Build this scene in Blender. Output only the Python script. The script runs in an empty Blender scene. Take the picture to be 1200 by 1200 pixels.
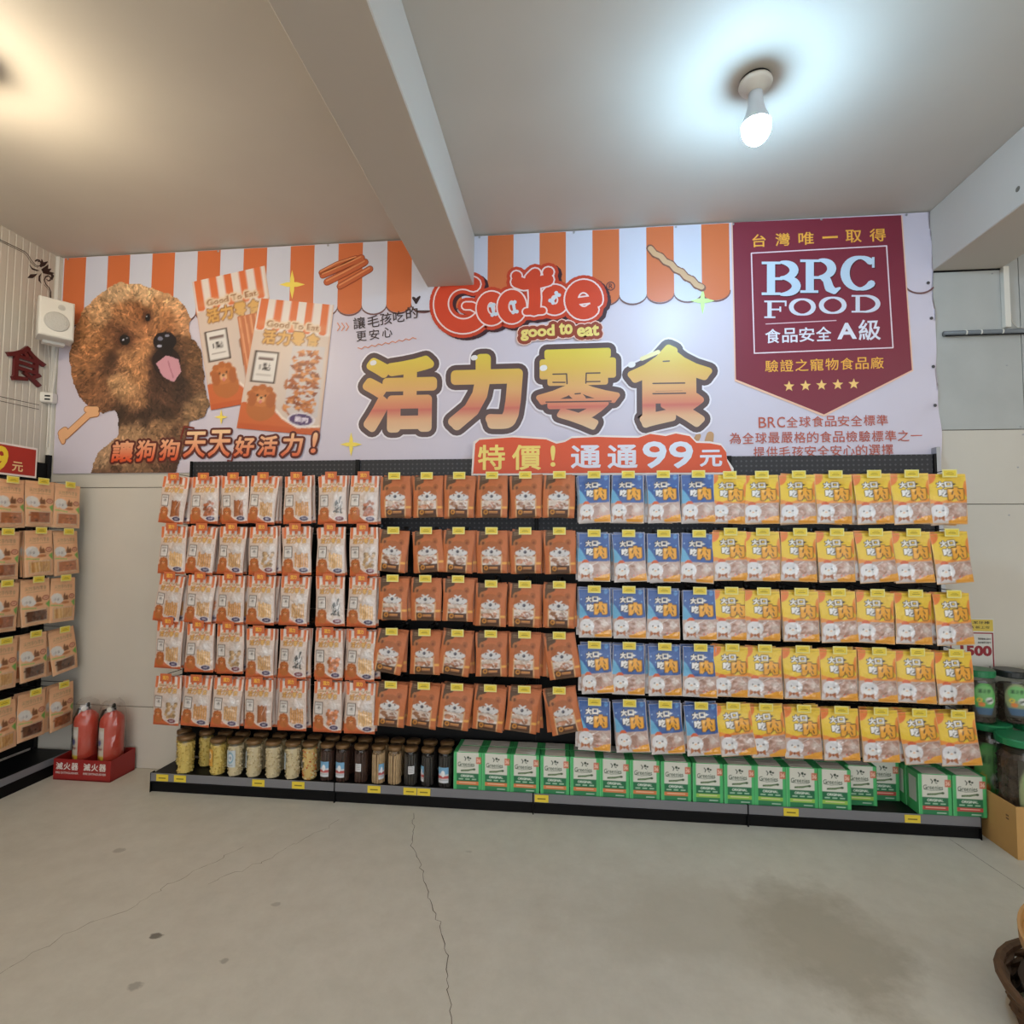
import bpy, math, random
import numpy as np
from mathutils import Vector, Matrix
SC = bpy.context.scene
COL = SC.collection
random.seed(7)
rng = np.random.default_rng(7)

# ------------------------------------------------------------------ camera, world, lamps, exposure
FPX, CX, CY = 639.193, 600.0, 600.0
EYE = np.array([2.17265, -2.97592, 1.31972])
YAW, PITCH, ROLL = 0.104351, 0.0521338, 0.00561275
_f = np.array([-math.sin(YAW)*math.cos(PITCH), math.cos(YAW)*math.cos(PITCH), math.sin(PITCH)])
_r0 = np.array([math.cos(YAW), math.sin(YAW), 0.0]); _u0 = np.cross(_r0, _f)
_r = _r0*math.cos(ROLL)+_u0*math.sin(ROLL); _u = _u0*math.cos(ROLL)-_r0*math.sin(ROLL)
cam = bpy.data.cameras.new('camera'); cam.sensor_width = 36.0; cam.lens = 36.0*FPX/1200.0; cam.clip_start = .02
co = bpy.data.objects.new('camera', cam); COL.objects.link(co)
M = Matrix.Identity(4)
for i in range(3):
    M[i][0], M[i][1], M[i][2], M[i][3] = _r[i], _u[i], -_f[i], EYE[i]
co.matrix_world = M; SC.camera = co

w = bpy.data.worlds.new('world'); SC.world = w; w.use_nodes = True
w.node_tree.nodes['Background'].inputs[0].default_value = (0.94, 0.96, 0.97, 1)
w.node_tree.nodes['Background'].inputs[1].default_value = 0.8
SC.view_settings.view_transform = 'Standard'; SC.view_settings.look = 'None'
SC.view_settings.gamma = 1.0; SC.view_settings.use_curve_mapping = False
SC.view_settings.exposure = 1.56
COOL, WARM, NEUT = (0.46, 0.75, 1.0), (1.0, 0.84, 0.60), (1.0, 0.97, 0.92)
# name-free list of ceiling lamps, the NEUT ones unseen and added as fill: x, y, colour, power of the glowing dome (W/m2 emission strength)
LAMPS = [(2.865, -0.94, COOL, 112.0), (0.02, -1.31, WARM, 95.0), (2.9, -3.6, NEUT, 50.0), (0.3, -3.9, NEUT, 50.0), (5.4, -2.6, NEUT, 34.0), (5.4, -5.4, NEUT, 34.0), (1.6, -6.0, NEUT, 55.0)]

H = 3.044   # ceiling
XL = -0.95  # side wall

def wall_pt(px, py, y=-0.012):
    """Where a line of sight meets the plane y=const parallel to the back wall -> (x, z)."""
    d = _f+_r*(px-CX)/FPX+_u*(CY-py)/FPX
    t = (y-EYE[1])/d[1]; q = EYE+t*d
    return float(q[0]), float(q[2])

# ------------------------------------------------------------------ materials
def lin(c):
    c = np.asarray(c, float)/255.0
    return np.where(c <= .04045, c/12.92, ((c+.055)/1.055)**2.4)
MATS = {}
def mat(name, rgb=(128, 128, 128), rough=.6, metal=0.0, spec=.5, bump=0.0, bscale=60.0, var=0.0, vscale=4.0, coat=0.0, emit=None, estr=0.0, attr=None, stretch=None):
    if name in MATS: return MATS[name]
    m = bpy.data.materials.new(name); m.use_nodes = True; MATS[name] = m
    nt = m.node_tree; N, L = nt.nodes, nt.links; b = N['Principled BSDF']
    c = lin(rgb)
    b.inputs['Base Color'].default_value = (*c, 1); b.inputs['Roughness'].default_value = rough
    b.inputs['Metallic'].default_value = metal; b.inputs['Specular IOR Level'].default_value = spec
    b.inputs['Coat Weight'].default_value = coat; b.inputs['Coat Roughness'].default_value = .12
    tc = N.new('ShaderNodeTexCoord'); src = tc.outputs['Object']
    if stretch:
        mp = N.new('ShaderNodeMapping'); mp.inputs['Scale'].default_value = stretch; L.new(src, mp.inputs[0]); src = mp.outputs[0]
    if attr:
        a = N.new('ShaderNodeVertexColor'); a.layer_name = attr; L.new(a.outputs[0], b.inputs['Base Color'])
    elif var:
        n = N.new('ShaderNodeTexNoise'); n.inputs['Scale'].default_value = vscale; n.inputs['Detail'].default_value = 5
        L.new(src, n.inputs['Vector'])
        r = N.new('ShaderNodeValToRGB'); r.color_ramp.elements[0].position = .3; r.color_ramp.elements[1].position = .7
        r.color_ramp.elements[0].color = (*(c*(1-var)), 1); r.color_ramp.elements[1].color = (*np.minimum(c*(1+var), 1), 1)
        L.new(n.outputs[0], r.inputs[0]); L.new(r.outputs[0], b.inputs['Base Color'])
    if bump:
        n = N.new('ShaderNodeTexNoise'); n.inputs['Scale'].default_value = bscale; n.inputs['Detail'].default_value = 3
        L.new(src, n.inputs['Vector'])
        bp = N.new('ShaderNodeBump'); bp.inputs['Strength'].default_value = bump; bp.inputs['Distance'].default_value = .01
        L.new(n.outputs[0], bp.inputs['Height']); L.new(bp.outputs[0], b.inputs['Normal'])
    if emit is not None:
        b.inputs['Emission Color'].default_value = (*emit, 1); b.inputs['Emission Strength'].default_value = estr
    return m

def glass_mat(name, tint=(1, 1, 1), op=.12, rough=.05):
    if name in MATS: return MATS[name]
    m = bpy.data.materials.new(name); m.use_nodes = True; MATS[name] = m
    N, L = m.node_tree.nodes, m.node_tree.links; N.remove(N['Principled BSDF'])
    tr = N.new('ShaderNodeBsdfTransparent'); tr.inputs[0].default_value = (*tint, 1)
    gl = N.new('ShaderNodeBsdfGlossy'); gl.inputs['Roughness'].default_value = rough
    df = N.new('ShaderNodeLayerWeight'); df.inputs[0].default_value = .5
    pw = N.new('ShaderNodeMath'); pw.operation = 'POWER'; pw.inputs[1].default_value = 3.0; L.new(df.outputs['Facing'], pw.inputs[0])
    ad = N.new('ShaderNodeMath'); ad.operation = 'MULTIPLY_ADD'; ad.inputs[1].default_value = .35; ad.inputs[2].default_value = op*.4; L.new(pw.outputs[0], ad.inputs[0])
    mx = N.new('ShaderNodeMixShader'); L.new(ad.outputs[0], mx.inputs[0]); L.new(tr.outputs[0], mx.inputs[1]); L.new(gl.outputs[0], mx.inputs[2])
    L.new(mx.outputs[0], N['Material Output'].inputs[0])
    return m

def floor_mat():
    m = bpy.data.materials.new('polished_concrete'); m.use_nodes = True
    N, L = m.node_tree.nodes, m.node_tree.links; b = N['Principled BSDF']
    tc = N.new('ShaderNodeTexCoord'); P = tc.outputs['Object']
    def noise(sc, det=6, rough=.6, src=P):
        n = N.new('ShaderNodeTexNoise'); n.inputs['Scale'].default_value = sc; n.inputs['Detail'].default_value = det; n.inputs['Roughness'].default_value = rough; L.new(src, n.inputs['Vector']); return n.outputs[0]
    def ramp(s, a, ca, b_, cb):
        r = N.new('ShaderNodeValToRGB'); r.color_ramp.elements[0].position = a; r.color_ramp.elements[1].position = b_
        r.color_ramp.elements[0].color = (*ca, 1); r.color_ramp.elements[1].color = (*cb, 1); L.new(s, r.inputs[0]); return r.outputs[0]
    def mix(f, a, c, mode='MIX'):
        x = N.new('ShaderNodeMix'); x.data_type = 'RGBA'; x.blend_type = mode
        if isinstance(f, float): x.inputs[0].default_value = f
        else: L.new(f, x.inputs[0])
        for s, k in ((a, 6), (c, 7)):
            if isinstance(s, tuple): x.inputs[k].default_value = (*s, 1)
            else: L.new(s, x.inputs[k])
        return x.outputs[2]
    base = ramp(noise(.9), .3, tuple(lin((196, 192, 180))), .7, tuple(lin((210, 206, 194))))
    base = mix(.55, base, ramp(noise(9, 8, .75), .3, tuple(lin((190, 186, 174))), .72, tuple(lin((214, 211, 200)))))
    # one damp stain with its own outline, several small grime spots
    def spot(cx, cy, rx, ry, soft, nz, col, amt, b0):
        mp = N.new('ShaderNodeMapping'); mp.inputs['Location'].default_value = (-cx/rx, -cy/ry, 0); mp.inputs['Scale'].default_value = (1/rx, 1/ry, 0); L.new(P, mp.inputs[0])
        ln = N.new('ShaderNodeVectorMath'); ln.operation = 'LENGTH'; L.new(mp.outputs[0], ln.inputs[0])
        ad = N.new('ShaderNodeMath'); ad.operation = 'MULTIPLY_ADD'; L.new(noise(nz, 5, .65), ad.inputs[0]); ad.inputs[1].default_value = 1.6; L.new(ln.outputs['Value'], ad.inputs[2])
        f = ramp(ad.outputs[0], 0, (amt,)*3, 1, (0,)*3)
        r = f.node; r.color_ramp.elements[0].position = min(.999, (1.35)/2.6); r.color_ramp.elements[1].position = min(1, (1.35+soft)/2.6)
        dv = N.new('ShaderNodeMath'); dv.operation = 'DIVIDE'; dv.inputs[1].default_value = 2.6; L.new(ad.outputs[0], dv.inputs[0]); L.new(dv.outputs[0], r.inputs[0])
        return mix(f, b0, tuple(lin(col)))
    base = spot(3.02, -1.0, .26, .34, .5, 6, (150, 142, 124), .62, base)
    base = spot(2.75, -.95, .6, .25, .6, 5, (176, 170, 154), .5, base)
    for (cx, cy, r_, a_) in ((.808, -1.224, .026, .75), (.28, -.78, .03, .35), (1.10, -1.30, .02, .4), (.90, -1.42, .028, .4), (1.12, -1.03, .02, .3), (1.75, -.62, .02, .2)):
        base = spot(cx, cy, r_, r_*.8, .3, 26, (70, 64, 56), a_, base)
    L.new(base, b.inputs['Base Color'])
    rr = ramp(noise(5, 6), .3, (.34,)*3, .7, (.6,)*3); L.new(rr, b.inputs['Roughness'])
    bp = N.new('ShaderNodeBump'); bp.inputs['Strength'].default_value = .12; bp.inputs['Distance'].default_value = .004
    L.new(noise(30, 6), bp.inputs['Height']); L.new(bp.outputs[0], b.inputs['Normal'])
    return m

def pegboard_mat():
    m = bpy.data.materials.new('perforated_steel'); m.use_nodes = True
    N, L = m.node_tree.nodes, m.node_tree.links; b = N['Principled BSDF']; b.inputs['Roughness'].default_value = .5
    tc = N.new('ShaderNodeTexCoord')
    mp = N.new('ShaderNodeMapping'); mp.inputs['Scale'].default_value = (40, 0, 40); L.new(tc.outputs['Object'], mp.inputs[0])
    fr = N.new('ShaderNodeVectorMath'); fr.operation = 'FRACTION'; L.new(mp.outputs[0], fr.inputs[0])
    sb = N.new('ShaderNodeVectorMath'); sb.operation = 'SUBTRACT'; sb.inputs[1].default_value = (.5, 0, .5); L.new(fr.outputs[0], sb.inputs[0])
    ln = N.new('ShaderNodeVectorMath'); ln.operation = 'LENGTH'; L.new(sb.outputs[0], ln.inputs[0])
    lt = N.new('ShaderNodeMath'); lt.operation = 'LESS_THAN'; lt.inputs[1].default_value = .2; L.new(ln.outputs['Value'], lt.inputs[0])
    mx = N.new('ShaderNodeMix'); mx.data_type = 'RGBA'; L.new(lt.outputs[0], mx.inputs[0])
    mx.inputs[6].default_value = (*lin((38, 38, 43)), 1); mx.inputs[7].default_value = (*lin((74, 74, 78)), 1)
    L.new(mx.outputs[2], b.inputs['Base Color'])
    return m

# ------------------------------------------------------------------ mesh helpers
class MB:
    def __init__(s): s.v, s.f, s.m = [], [], []
    def add(s, vs, fs, mi=0):
        o = len(s.v); s.v += [tuple(map(float, p)) for p in vs]; s.f += [tuple(i+o for i in f) for f in fs]; s.m += [mi]*len(fs); return s
    def box(s, a, b, mi=0, bev=0.0):
        (x0, y0, z0), (x1, y1, z1) = a, b
        if bev:
            e = bev
            vs = []
            for z, k in ((z0, e), (z0+e, 0), (z1-e, 0), (z1, e)):
                vs += [(x0+k+e*(k == 0)*0, y0+k, z), (x1-k, y0+k, z), (x1-k, y1-k, z), (x0+k, y1-k, z)]
            fs = [(3, 2, 1, 0), (12, 13, 14, 15)]
            for l in range(3):
                for i in range(4):
                    j = (i+1) % 4; fs.append((l*4+i, l*4+j, l*4+4+j, l*4+4+i))
            return s.add(vs, fs, mi)
        vs = [(x0, y0, z0), (x1, y0, z0), (x1, y1, z0), (x0, y1, z0), (x0, y0, z1), (x1, y0, z1), (x1, y1, z1), (x0, y1, z1)]
        return s.add(vs, [(3, 2, 1, 0), (4, 5, 6, 7), (0, 1, 5, 4), (1, 2, 6, 5), (2, 3, 7, 6), (3, 0, 4, 7)], mi)
    def lathe(s, prof, c=(0, 0, 0), n=20, mi=0, rot=None):
        vs, fs = [], []
        for r, z in prof:
            for i in range(n):
                a = 2*math.pi*i/n; p = Vector((r*math.cos(a), r*math.sin(a), z))
                if rot is not None: p = rot @ p
                vs.append((p.x+c[0], p.y+c[1], p.z+c[2]))
        for k in range(len(prof)-1):
            for i in range(n):
                j = (i+1) % n; fs.append((k*n+i, k*n+j, k*n+n+j, k*n+n+i))
        fs.append(tuple(range(n-1, -1, -1))); fs.append(tuple(range((len(prof)-1)*n, len(prof)*n)))
        return s.add(vs, fs, mi)
    def tube(s, pts, r, n=8, mi=0, cap=True):
        pts = [Vector(p) for p in pts]; vs, fs = [], []
        for k, p in enumerate(pts):
            t = (pts[min(k+1, len(pts)-1)]-pts[max(k-1, 0)]).normalized()
            a = t.cross(Vector((0, 0, 1)))
            if a.length < .05: a = t.cross(Vector((0, 1, 0)))
            a.normalize(); b = t.cross(a); rk = r[k] if isinstance(r, (list, tuple)) else r
            for i in range(n):
                th = 2*math.pi*i/n; q = p+(a*math.cos(th)+b*math.sin(th))*rk; vs.append(tuple(q))
        for k in range(len(pts)-1):
            for i in range(n):
                j = (i+1) % n; fs.append((k*n+i, k*n+j, k*n+n+j, k*n+n+i))
        if cap: fs.append(tuple(range(n-1, -1, -1))); fs.append(tuple(range((len(pts)-1)*n, len(pts)*n)))
        return s.add(vs, fs, mi)
    def xform(s, M_):
        s.v = [tuple(M_ @ Vector(p)) for p in s.v]; return s
    def mesh(s, name, mats, smooth=False):
        me = bpy.data.meshes.new(name); me.from_pydata(s.v, [], s.f)
        for m in (mats if isinstance(mats, (list, tuple)) else [mats]): me.materials.append(m)
        if len(set(s.m)) > 1: me.polygons.foreach_set('material_index', s.m)
        if smooth: me.polygons.foreach_set('use_smooth', [True]*len(s.f))
        me.update(); return me
    def build(s, name, mats, parent=None, smooth=False, **kw):
        return link(name, s.mesh(name, mats, smooth), parent, **kw)

def link(name, me, parent=None, loc=None, rot=None, label=None, cat=None, group=None, kind=None):
    o = bpy.data.objects.new(name, me); COL.objects.link(o)
    if parent is not None: o.parent = parent
    if loc is not None: o.location = loc
    if rot is not None: o.rotation_euler = rot
    return tag(o, label, cat, group, kind)
def tag(o, label=None, cat=None, group=None, kind=None):
    if label: o['label'] = label
    if cat: o['category'] = cat
    if group: o['group'] = group
    if kind: o['kind'] = kind
    return o
def thing(name, loc=(0, 0, 0), rot=(0, 0, 0), **kw): return link(name, None, None, loc, rot, **kw)

# ------------------------------------------------------------------ lettering as geometry
_G = {}
def glyphs(s, bevel=0.0, spacing=1.0, shear=0.0):
    """Lettering as (verts Nx3 in em units, faces); the bevel swells the strokes."""
    k = (s, round(bevel, 4), spacing, shear)
    if k in _G: return _G[k]
    c = bpy.data.curves.new('t', 'FONT'); c.body = s; c.size = 1; c.bevel_depth = bevel; c.bevel_resolution = 1; c.resolution_u = 3
    c.fill_mode = 'FRONT'; c.space_character = spacing; c.shear = shear
    o = bpy.data.objects.new('t', c); me = bpy.data.meshes.new_from_object(o)
    v = np.array([tuple(p.co) for p in me.vertices]); f = [tuple(p.vertices) for p in me.polygons]
    bpy.data.objects.remove(o); bpy.data.curves.remove(c); bpy.data.meshes.remove(me)
    _G[k] = (v, f); return _G[k]
def fit_text(s, x0, z0, x1, z1, grow=0.0, bevel=0.0, **kw):
    """Lettering fitted into the box; grow = extra stroke (metres) beyond the fitted outline."""
    v0, _ = glyphs(s, bevel, **kw)
    mn, mx = v0.min(0), v0.max(0); sx = (x1-x0)/(mx[0]-mn[0]); sz = (z1-z0)/(mx[1]-mn[1])
    v, f = (glyphs(s, bevel+grow/min(sx, sz), **kw) if grow else (v0, glyphs(s, bevel, **kw)[1]))
    x = x0+(v[:, 0]-mn[0])*sx; z = z0+(v[:, 1]-mn[1])*sz
    d = v[:, 2]/(max(v[:, 2].max(), 1e-6))*.0002
    return [(a, -c, b) for a, b, c in zip(x, z, d)], f

def round_text(s, x0, z0, x1, z1, inner, grow=0.0, shear=0.0, n=8):
    """lettering with fat rounded strokes: the thin glyph fitted inside the box, every outline edge swept with a disc"""
    v0, f = glyphs(s, 0.0, 1.0, shear); mn, mx = v0.min(0), v0.max(0)
    sx = (x1-x0-2*inner)/(mx[0]-mn[0]); sz = (z1-z0-2*inner)/(mx[1]-mn[1])
    P = [(x0+inner+(p[0]-mn[0])*sx, z0+inner+(p[1]-mn[1])*sz) for p in v0]
    vs = [(x, 0.0, z) for x, z in P]; fs = list(f); key = {}
    for i, p in enumerate(P): key.setdefault((round(p[0], 5), round(p[1], 5)), i)
    can = [key[(round(p[0], 5), round(p[1], 5))] for p in P]; ec = {}
    for fc in f:
        for a, b in zip(fc, fc[1:]+fc[:1]):
            a, b = can[a], can[b]
            if a != b: ec[(min(a, b), max(a, b))] = ec.get((min(a, b), max(a, b)), 0)+1
    r = inner+grow; done = set(); k = 0
    for (a, b), c in ec.items():
        if c != 1: continue
        (xa, za), (xb, zb) = P[a], P[b]; L_ = math.hypot(xb-xa, zb-za)
        if L_ < 1e-6: continue
        nx, nz = -(zb-za)/L_*r, (xb-xa)/L_*r; q = -1e-6*(k % 90+1); k += 1; o = len(vs)
        vs += [(xa-nx, q, za-nz), (xb-nx, q, zb-nz), (xb+nx, q, zb+nz), (xa+nx, q, za+nz)]; fs.append((o, o+1, o+2, o+3))
        for e in (a, b):
            if e in done: continue
            done.add(e); q = -1e-6*(k % 90+1); k += 1; o = len(vs)
            vs += [(P[e][0]+r*math.cos(2*math.pi*i/n), q, P[e][1]+r*math.sin(2*math.pi*i/n)) for i in range(n)]; fs.append(tuple(range(o, o+n)))
    return vs, fs

def disc_line(pts, r, n=10):
    """flat thick line with round joints in the x,z plane: faces of quads and discs"""
    vs, fs = [], []
    rr = r if isinstance(r, (list, tuple)) else [r]*len(pts)
    for k, (x, z) in enumerate(pts):
        o = len(vs); q = 1e-5*k
        for i in range(n):
            a = 2*math.pi*i/n; vs.append((x+rr[k]*math.cos(a), -q, z+rr[k]*math.sin(a)))
        fs.append(tuple(range(o, o+n)))
    for k in range(len(pts)-1):
        (xa, za), (xb, zb) = pts[k], pts[k+1]; L_ = math.hypot(xb-xa, zb-za)
        if L_ < 1e-6: continue
        nx, nz = -(zb-za)/L_, (xb-xa)/L_; o = len(vs); q = 1e-5*k+5e-6
        vs += [(xa-nx*rr[k], -q, za-nz*rr[k]), (xb-nx*rr[k+1], -q, zb-nz*rr[k+1]), (xb+nx*rr[k+1], -q, zb+nz*rr[k+1]), (xa+nx*rr[k], -q, za+nz*rr[k])]
        fs.append((o, o+1, o+2, o+3))
    return vs, fs

# ------------------------------------------------------------------ print canvas (flat artwork stored as vertex colours)
def vnoise(h, w_, cells, seed=0, oct=1):
    r_ = np.random.default_rng(seed); out = np.zeros((h, w_)); amp = 1.0; tot = 0
    for o_ in range(oct):
        ch, cw = max(2, int(cells*(2**o_)*h/max(h, w_))+2), max(2, int(cells*(2**o_)*w_/max(h, w_))+2)
        g = r_.random((ch+1, cw+1)); y = np.linspace(0, ch-1.001, h); x = np.linspace(0, cw-1.001, w_)
        yi, xi = y.astype(int), x.astype(int); fy, fx = y-yi, x-xi; fy = fy*fy*(3-2*fy); fx = fx*fx*(3-2*fx)
        a = g[yi][:, xi]; b = g[yi][:, xi+1]; c = g[yi+1][:, xi]; d = g[yi+1][:, xi+1]
        fx, fy = fx[None, :], fy[:, None]
        out += amp*((a*(1-fx)+b*fx)*(1-fy)+(c*(1-fx)+d*fx)*fy); tot += amp; amp *= .5
    return out/tot
class Canvas:
    """unit canvas, y down; px pixels per unit height"""
    def __init__(s, w_, h_, px, bg=(255, 255, 255)):
        s.w, s.h, s.px = w_, h_, px; s.W, s.H = int(round(w_*px)), int(round(h_*px))
        s.a = np.zeros((s.H, s.W, 3)); s.a[:] = bg; s.mask = np.ones((s.H, s.W), bool)
        s.X, s.Y = np.meshgrid((np.arange(s.W)+.5)/px, (np.arange(s.H)+.5)/px)
    def put(s, m, c, al=1.0):
        c = np.asarray(c, float); 
        if al >= 1: s.a[m] = c if c.ndim == 1 else c[m]
        else: s.a[m] = s.a[m]*(1-al)+(c if c.ndim == 1 else c[m])*al
    def rect(s, x0, y0, x1, y1, c, al=1.0): s.put((s.X >= x0) & (s.X < x1) & (s.Y >= y0) & (s.Y < y1), c, al)
    def ell(s, cx, cy, rx, ry, c, al=1.0): s.put(((s.X-cx)/rx)**2+((s.Y-cy)/ry)**2 <= 1, c, al)
    def soft(s, cx, cy, rx, ry, c, al=1.0):
        g = np.exp(-(((s.X-cx)/rx)**2+((s.Y-cy)/ry)**2)*1.5)*al; s.a = s.a*(1-g[..., None])+np.asarray(c, float)*g[..., None]
    def pmask(s, pts):
        m = np.zeros((s.H, s.W), bool); n = len(pts)
        for i in range(n):
            x1, y1 = pts[i]; x2, y2 = pts[(i+1) % n]
            if y1 == y2: continue
            c = ((s.Y >= min(y1, y2)) & (s.Y < max(y1, y2))); xi = x1+(s.Y-y1)*(x2-x1)/(y2-y1); m ^= c & (s.X < xi)
        return m
    def poly(s, pts, c, al=1.0): s.put(s.pmask(pts), c, al)
    def line(s, pts, r, c, al=1.0):
        m = np.zeros((s.H, s.W), bool)
        for (xa, ya), (xb, yb) in zip(pts[:-1], pts[1:]):
            dx, dy = xb-xa, yb-ya; L2 = dx*dx+dy*dy+1e-12; t = np.clip(((s.X-xa)*dx+(s.Y-ya)*dy)/L2, 0, 1)
            m |= (s.X-xa-t*dx)**2+(s.Y-ya-t*dy)**2 <= r*r
        s.put(m, c, al)
    def tmask(s, txt, x0, y0, x1, y1, bevel=0.0):
        v, f = glyphs(txt, bevel); mn, mx = v.min(0), v.max(0)
        X = (x0+(v[:, 0]-mn[0])/(mx[0]-mn[0])*(x1-x0))*s.px-.5; Y = (y1-(v[:, 1]-mn[1])/(mx[1]-mn[1])*(y1-y0))*s.px-.5
        m = np.zeros((s.H, s.W), bool)
        for fc in f:
            for k in range(1, len(fc)-1):
                xs = X[[fc[0], fc[k], fc[k+1]]]; ys = Y[[fc[0], fc[k], fc[k+1]]]
                xa, xb = int(max(0, math.floor(xs.min()))), int(min(s.W-1, math.ceil(xs.max()))); ya, yb = int(max(0, math.floor(ys.min()))), int(min(s.H-1, math.ceil(ys.max())))
                if xb < xa or yb < ya: continue
                gx, gy = np.meshgrid(np.arange(xa, xb+1), np.arange(ya, yb+1))
                d = [(xs[(i+1) % 3]-xs[i])*(gy-ys[i])-(ys[(i+1) % 3]-ys[i])*(gx-xs[i]) for i in range(3)]
                ins = ((d[0] >= 0) & (d[1] >= 0) & (d[2] >= 0)) | ((d[0] <= 0) & (d[1] <= 0) & (d[2] <= 0))
                m[ya:yb+1, xa:xb+1] |= ins
        return m
    def text(s, txt, x0, y0, x1, y1, c, out=None, orad=0.0, bevel=0.03, al=1.0):
        m = s.tmask(txt, x0, y0, x1, y1, bevel)
        if out is not None: s.put(dilate(m, max(1, int(round(orad*s.px)))), out, al)
        s.put(m, c, al)
    def cells(s, nx, ny):
        """average down to nx x ny colours (linear)"""
        yi = (np.arange(s.H)*ny//s.H); xi = (np.arange(s.W)*nx//s.W)
        A = np.zeros((ny, nx, 3)); C = np.zeros((ny, nx, 1)); L_ = lin(np.clip(s.a, 0, 255))
        np.add.at(A, (yi[:, None]*np.ones(s.W, int)[None], np.ones(s.H, int)[:, None]*xi[None]), L_)
        np.add.at(C, (yi[:, None]*np.ones(s.W, int)[None], np.ones(s.H, int)[:, None]*xi[None]), 1)
        return A/np.maximum(C, 1)
def dilate(m, r):
    o = m.copy(); H_, W_ = m.shape
    for dy in range(-r, r+1):
        for dx in range(-r, r+1):
            if dx*dx+dy*dy > r*r+.5 or (dx == 0 and dy == 0): continue
            ys, yd = (slice(0, H_-dy), slice(dy, H_)) if dy >= 0 else (slice(-dy, H_), slice(0, H_+dy))
            xs, xd = (slice(0, W_-dx), slice(dx, W_)) if dx >= 0 else (slice(-dx, W_), slice(0, W_+dx))
            o[yd, xd] |= m[ys, xs]
    return o
def grid_mesh(name, P, colr, material, keep=None, extra=None, smooth=True):
    """P (ny,nx,3) points, colr (ny,nx,3) linear colours; faces only where keep; extra = (verts, faces, colour)"""
    ny, nx = P.shape[:2]
    idx = np.arange(ny*nx).reshape(ny, nx)
    q = np.stack([idx[1:, :-1], idx[1:, 1:], idx[:-1, 1:], idx[:-1, :-1]], -1)
    if keep is not None: q = q[keep[:-1, :-1] & keep[1:, :-1] & keep[:-1, 1:] & keep[1:, 1:]]
    q = q.reshape(-1, 4); V = P.reshape(-1, 3); Cc = colr.reshape(-1, 3)
    if extra is not None:
        q = np.concatenate([q, np.array(extra[1])+len(V)]); V = np.concatenate([V, extra[0]]); Cc = np.concatenate([Cc, np.tile(extra[2], (len(extra[0]), 1))])
    me = bpy.data.meshes.new(name); me.vertices.add(len(V)); me.vertices.foreach_set('co', V.astype(np.float32).ravel())
    me.loops.add(q.size); me.loops.foreach_set('vertex_index', q.astype(np.int32).ravel())
    me.polygons.add(len(q)); me.polygons.foreach_set('loop_start', np.arange(0, q.size, 4, dtype=np.int32)); me.polygons.foreach_set('loop_total', np.full(len(q), 4, np.int32))
    if smooth: me.polygons.foreach_set('use_smooth', np.ones(len(q), bool))
    ca = me.color_attributes.new('print', 'FLOAT_COLOR', 'POINT')
    ca.data.foreach_set('color', np.concatenate([Cc, np.ones((len(Cc), 1))], 1).astype(np.float32).ravel())
    me.materials.append(material); me.update(); me.validate(); return me


# ================================================================== THE ROOM
M_wall = mat('cream_wall_panel', (205, 199, 188), .45, bump=.05, bscale=25, var=.03, vscale=3)
M_wall2 = mat('grey_wall_panel', (176, 178, 176), .5, bump=.05, bscale=25, var=.05, vscale=5)
M_seam = mat('panel_gap', (110, 102, 92), .8)
M_ceil = mat('ceiling_paint', (204, 198, 188), .7, bump=.14, bscale=4, var=.05, vscale=1.3)
M_beam = mat('beam_paint', (200, 192, 182), .8, bump=.05, bscale=20)
M_black = mat('black_steel', (13, 13, 15), .5, spec=.25)
M_kick = mat('black_kick', (7, 7, 9), .6, spec=.2)
M_rail = mat('grey_ticket_rail', (120, 120, 125), .35)
M_white = mat('white_plastic', (225, 222, 214), .4)
M_steel = mat('galvanised_steel', (170, 172, 176), .35, metal=.8)

MB().box((-1.0, -7.2, -.06), (7.6, 0.1, 0)).build('floor', floor_mat(), kind='structure')
floor = bpy.data.objects['floor']
MB().box((-1.0, -7.2, H), (7.6, 0.1, H+.12)).build('ceiling', M_ceil, kind='structure')
wb = MB().box((-1.0, 0.0, 0), (7.6, 0.1, H)).build('wall_back', M_seam, kind='structure')
cols = [-.95, .27, 1.49, 2.71, 3.93]
rows_l = [0, .347, 1.62, H]
for a, b in zip(cols[:-1], cols[1:]):
    for z0, z1 in zip(rows_l[:-1], rows_l[1:]):
        MB().box((a+.002, -.008, z0+.002), (b-.002, -.0005, z1-.002), bev=.001).build('panel', M_wall, wb)
colr_ = [3.93, 4.452, 5.67, 6.89, 7.6]; rows_r = [0, .40, 1.515, 1.893, H]
for a, b in zip(colr_[:-1], colr_[1:]):
    for z0, z1 in zip(rows_r[:-1], rows_r[1:]):
        MB().box((a+.002, -.008, z0+.002), (b-.002, -.0005, z1-.002), bev=.001).build('panel', M_wall2 if z0 > 1.8 else M_wall, wb)
for x, z in ((4.43, 1.905), (4.51, 1.905), (4.44, 1.865), (4.33, 2.70), (4.41, 1.70), (4.36, 1.46), (4.38, 2.22)):
    MB().lathe([(.004, 0), (.004, .003), (.0, .0035)], n=8, rot=Matrix.Rotation(math.pi/2, 3, 'X')).build('screw_head', M_steel, wb, loc=(x, -.008, z))
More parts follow.
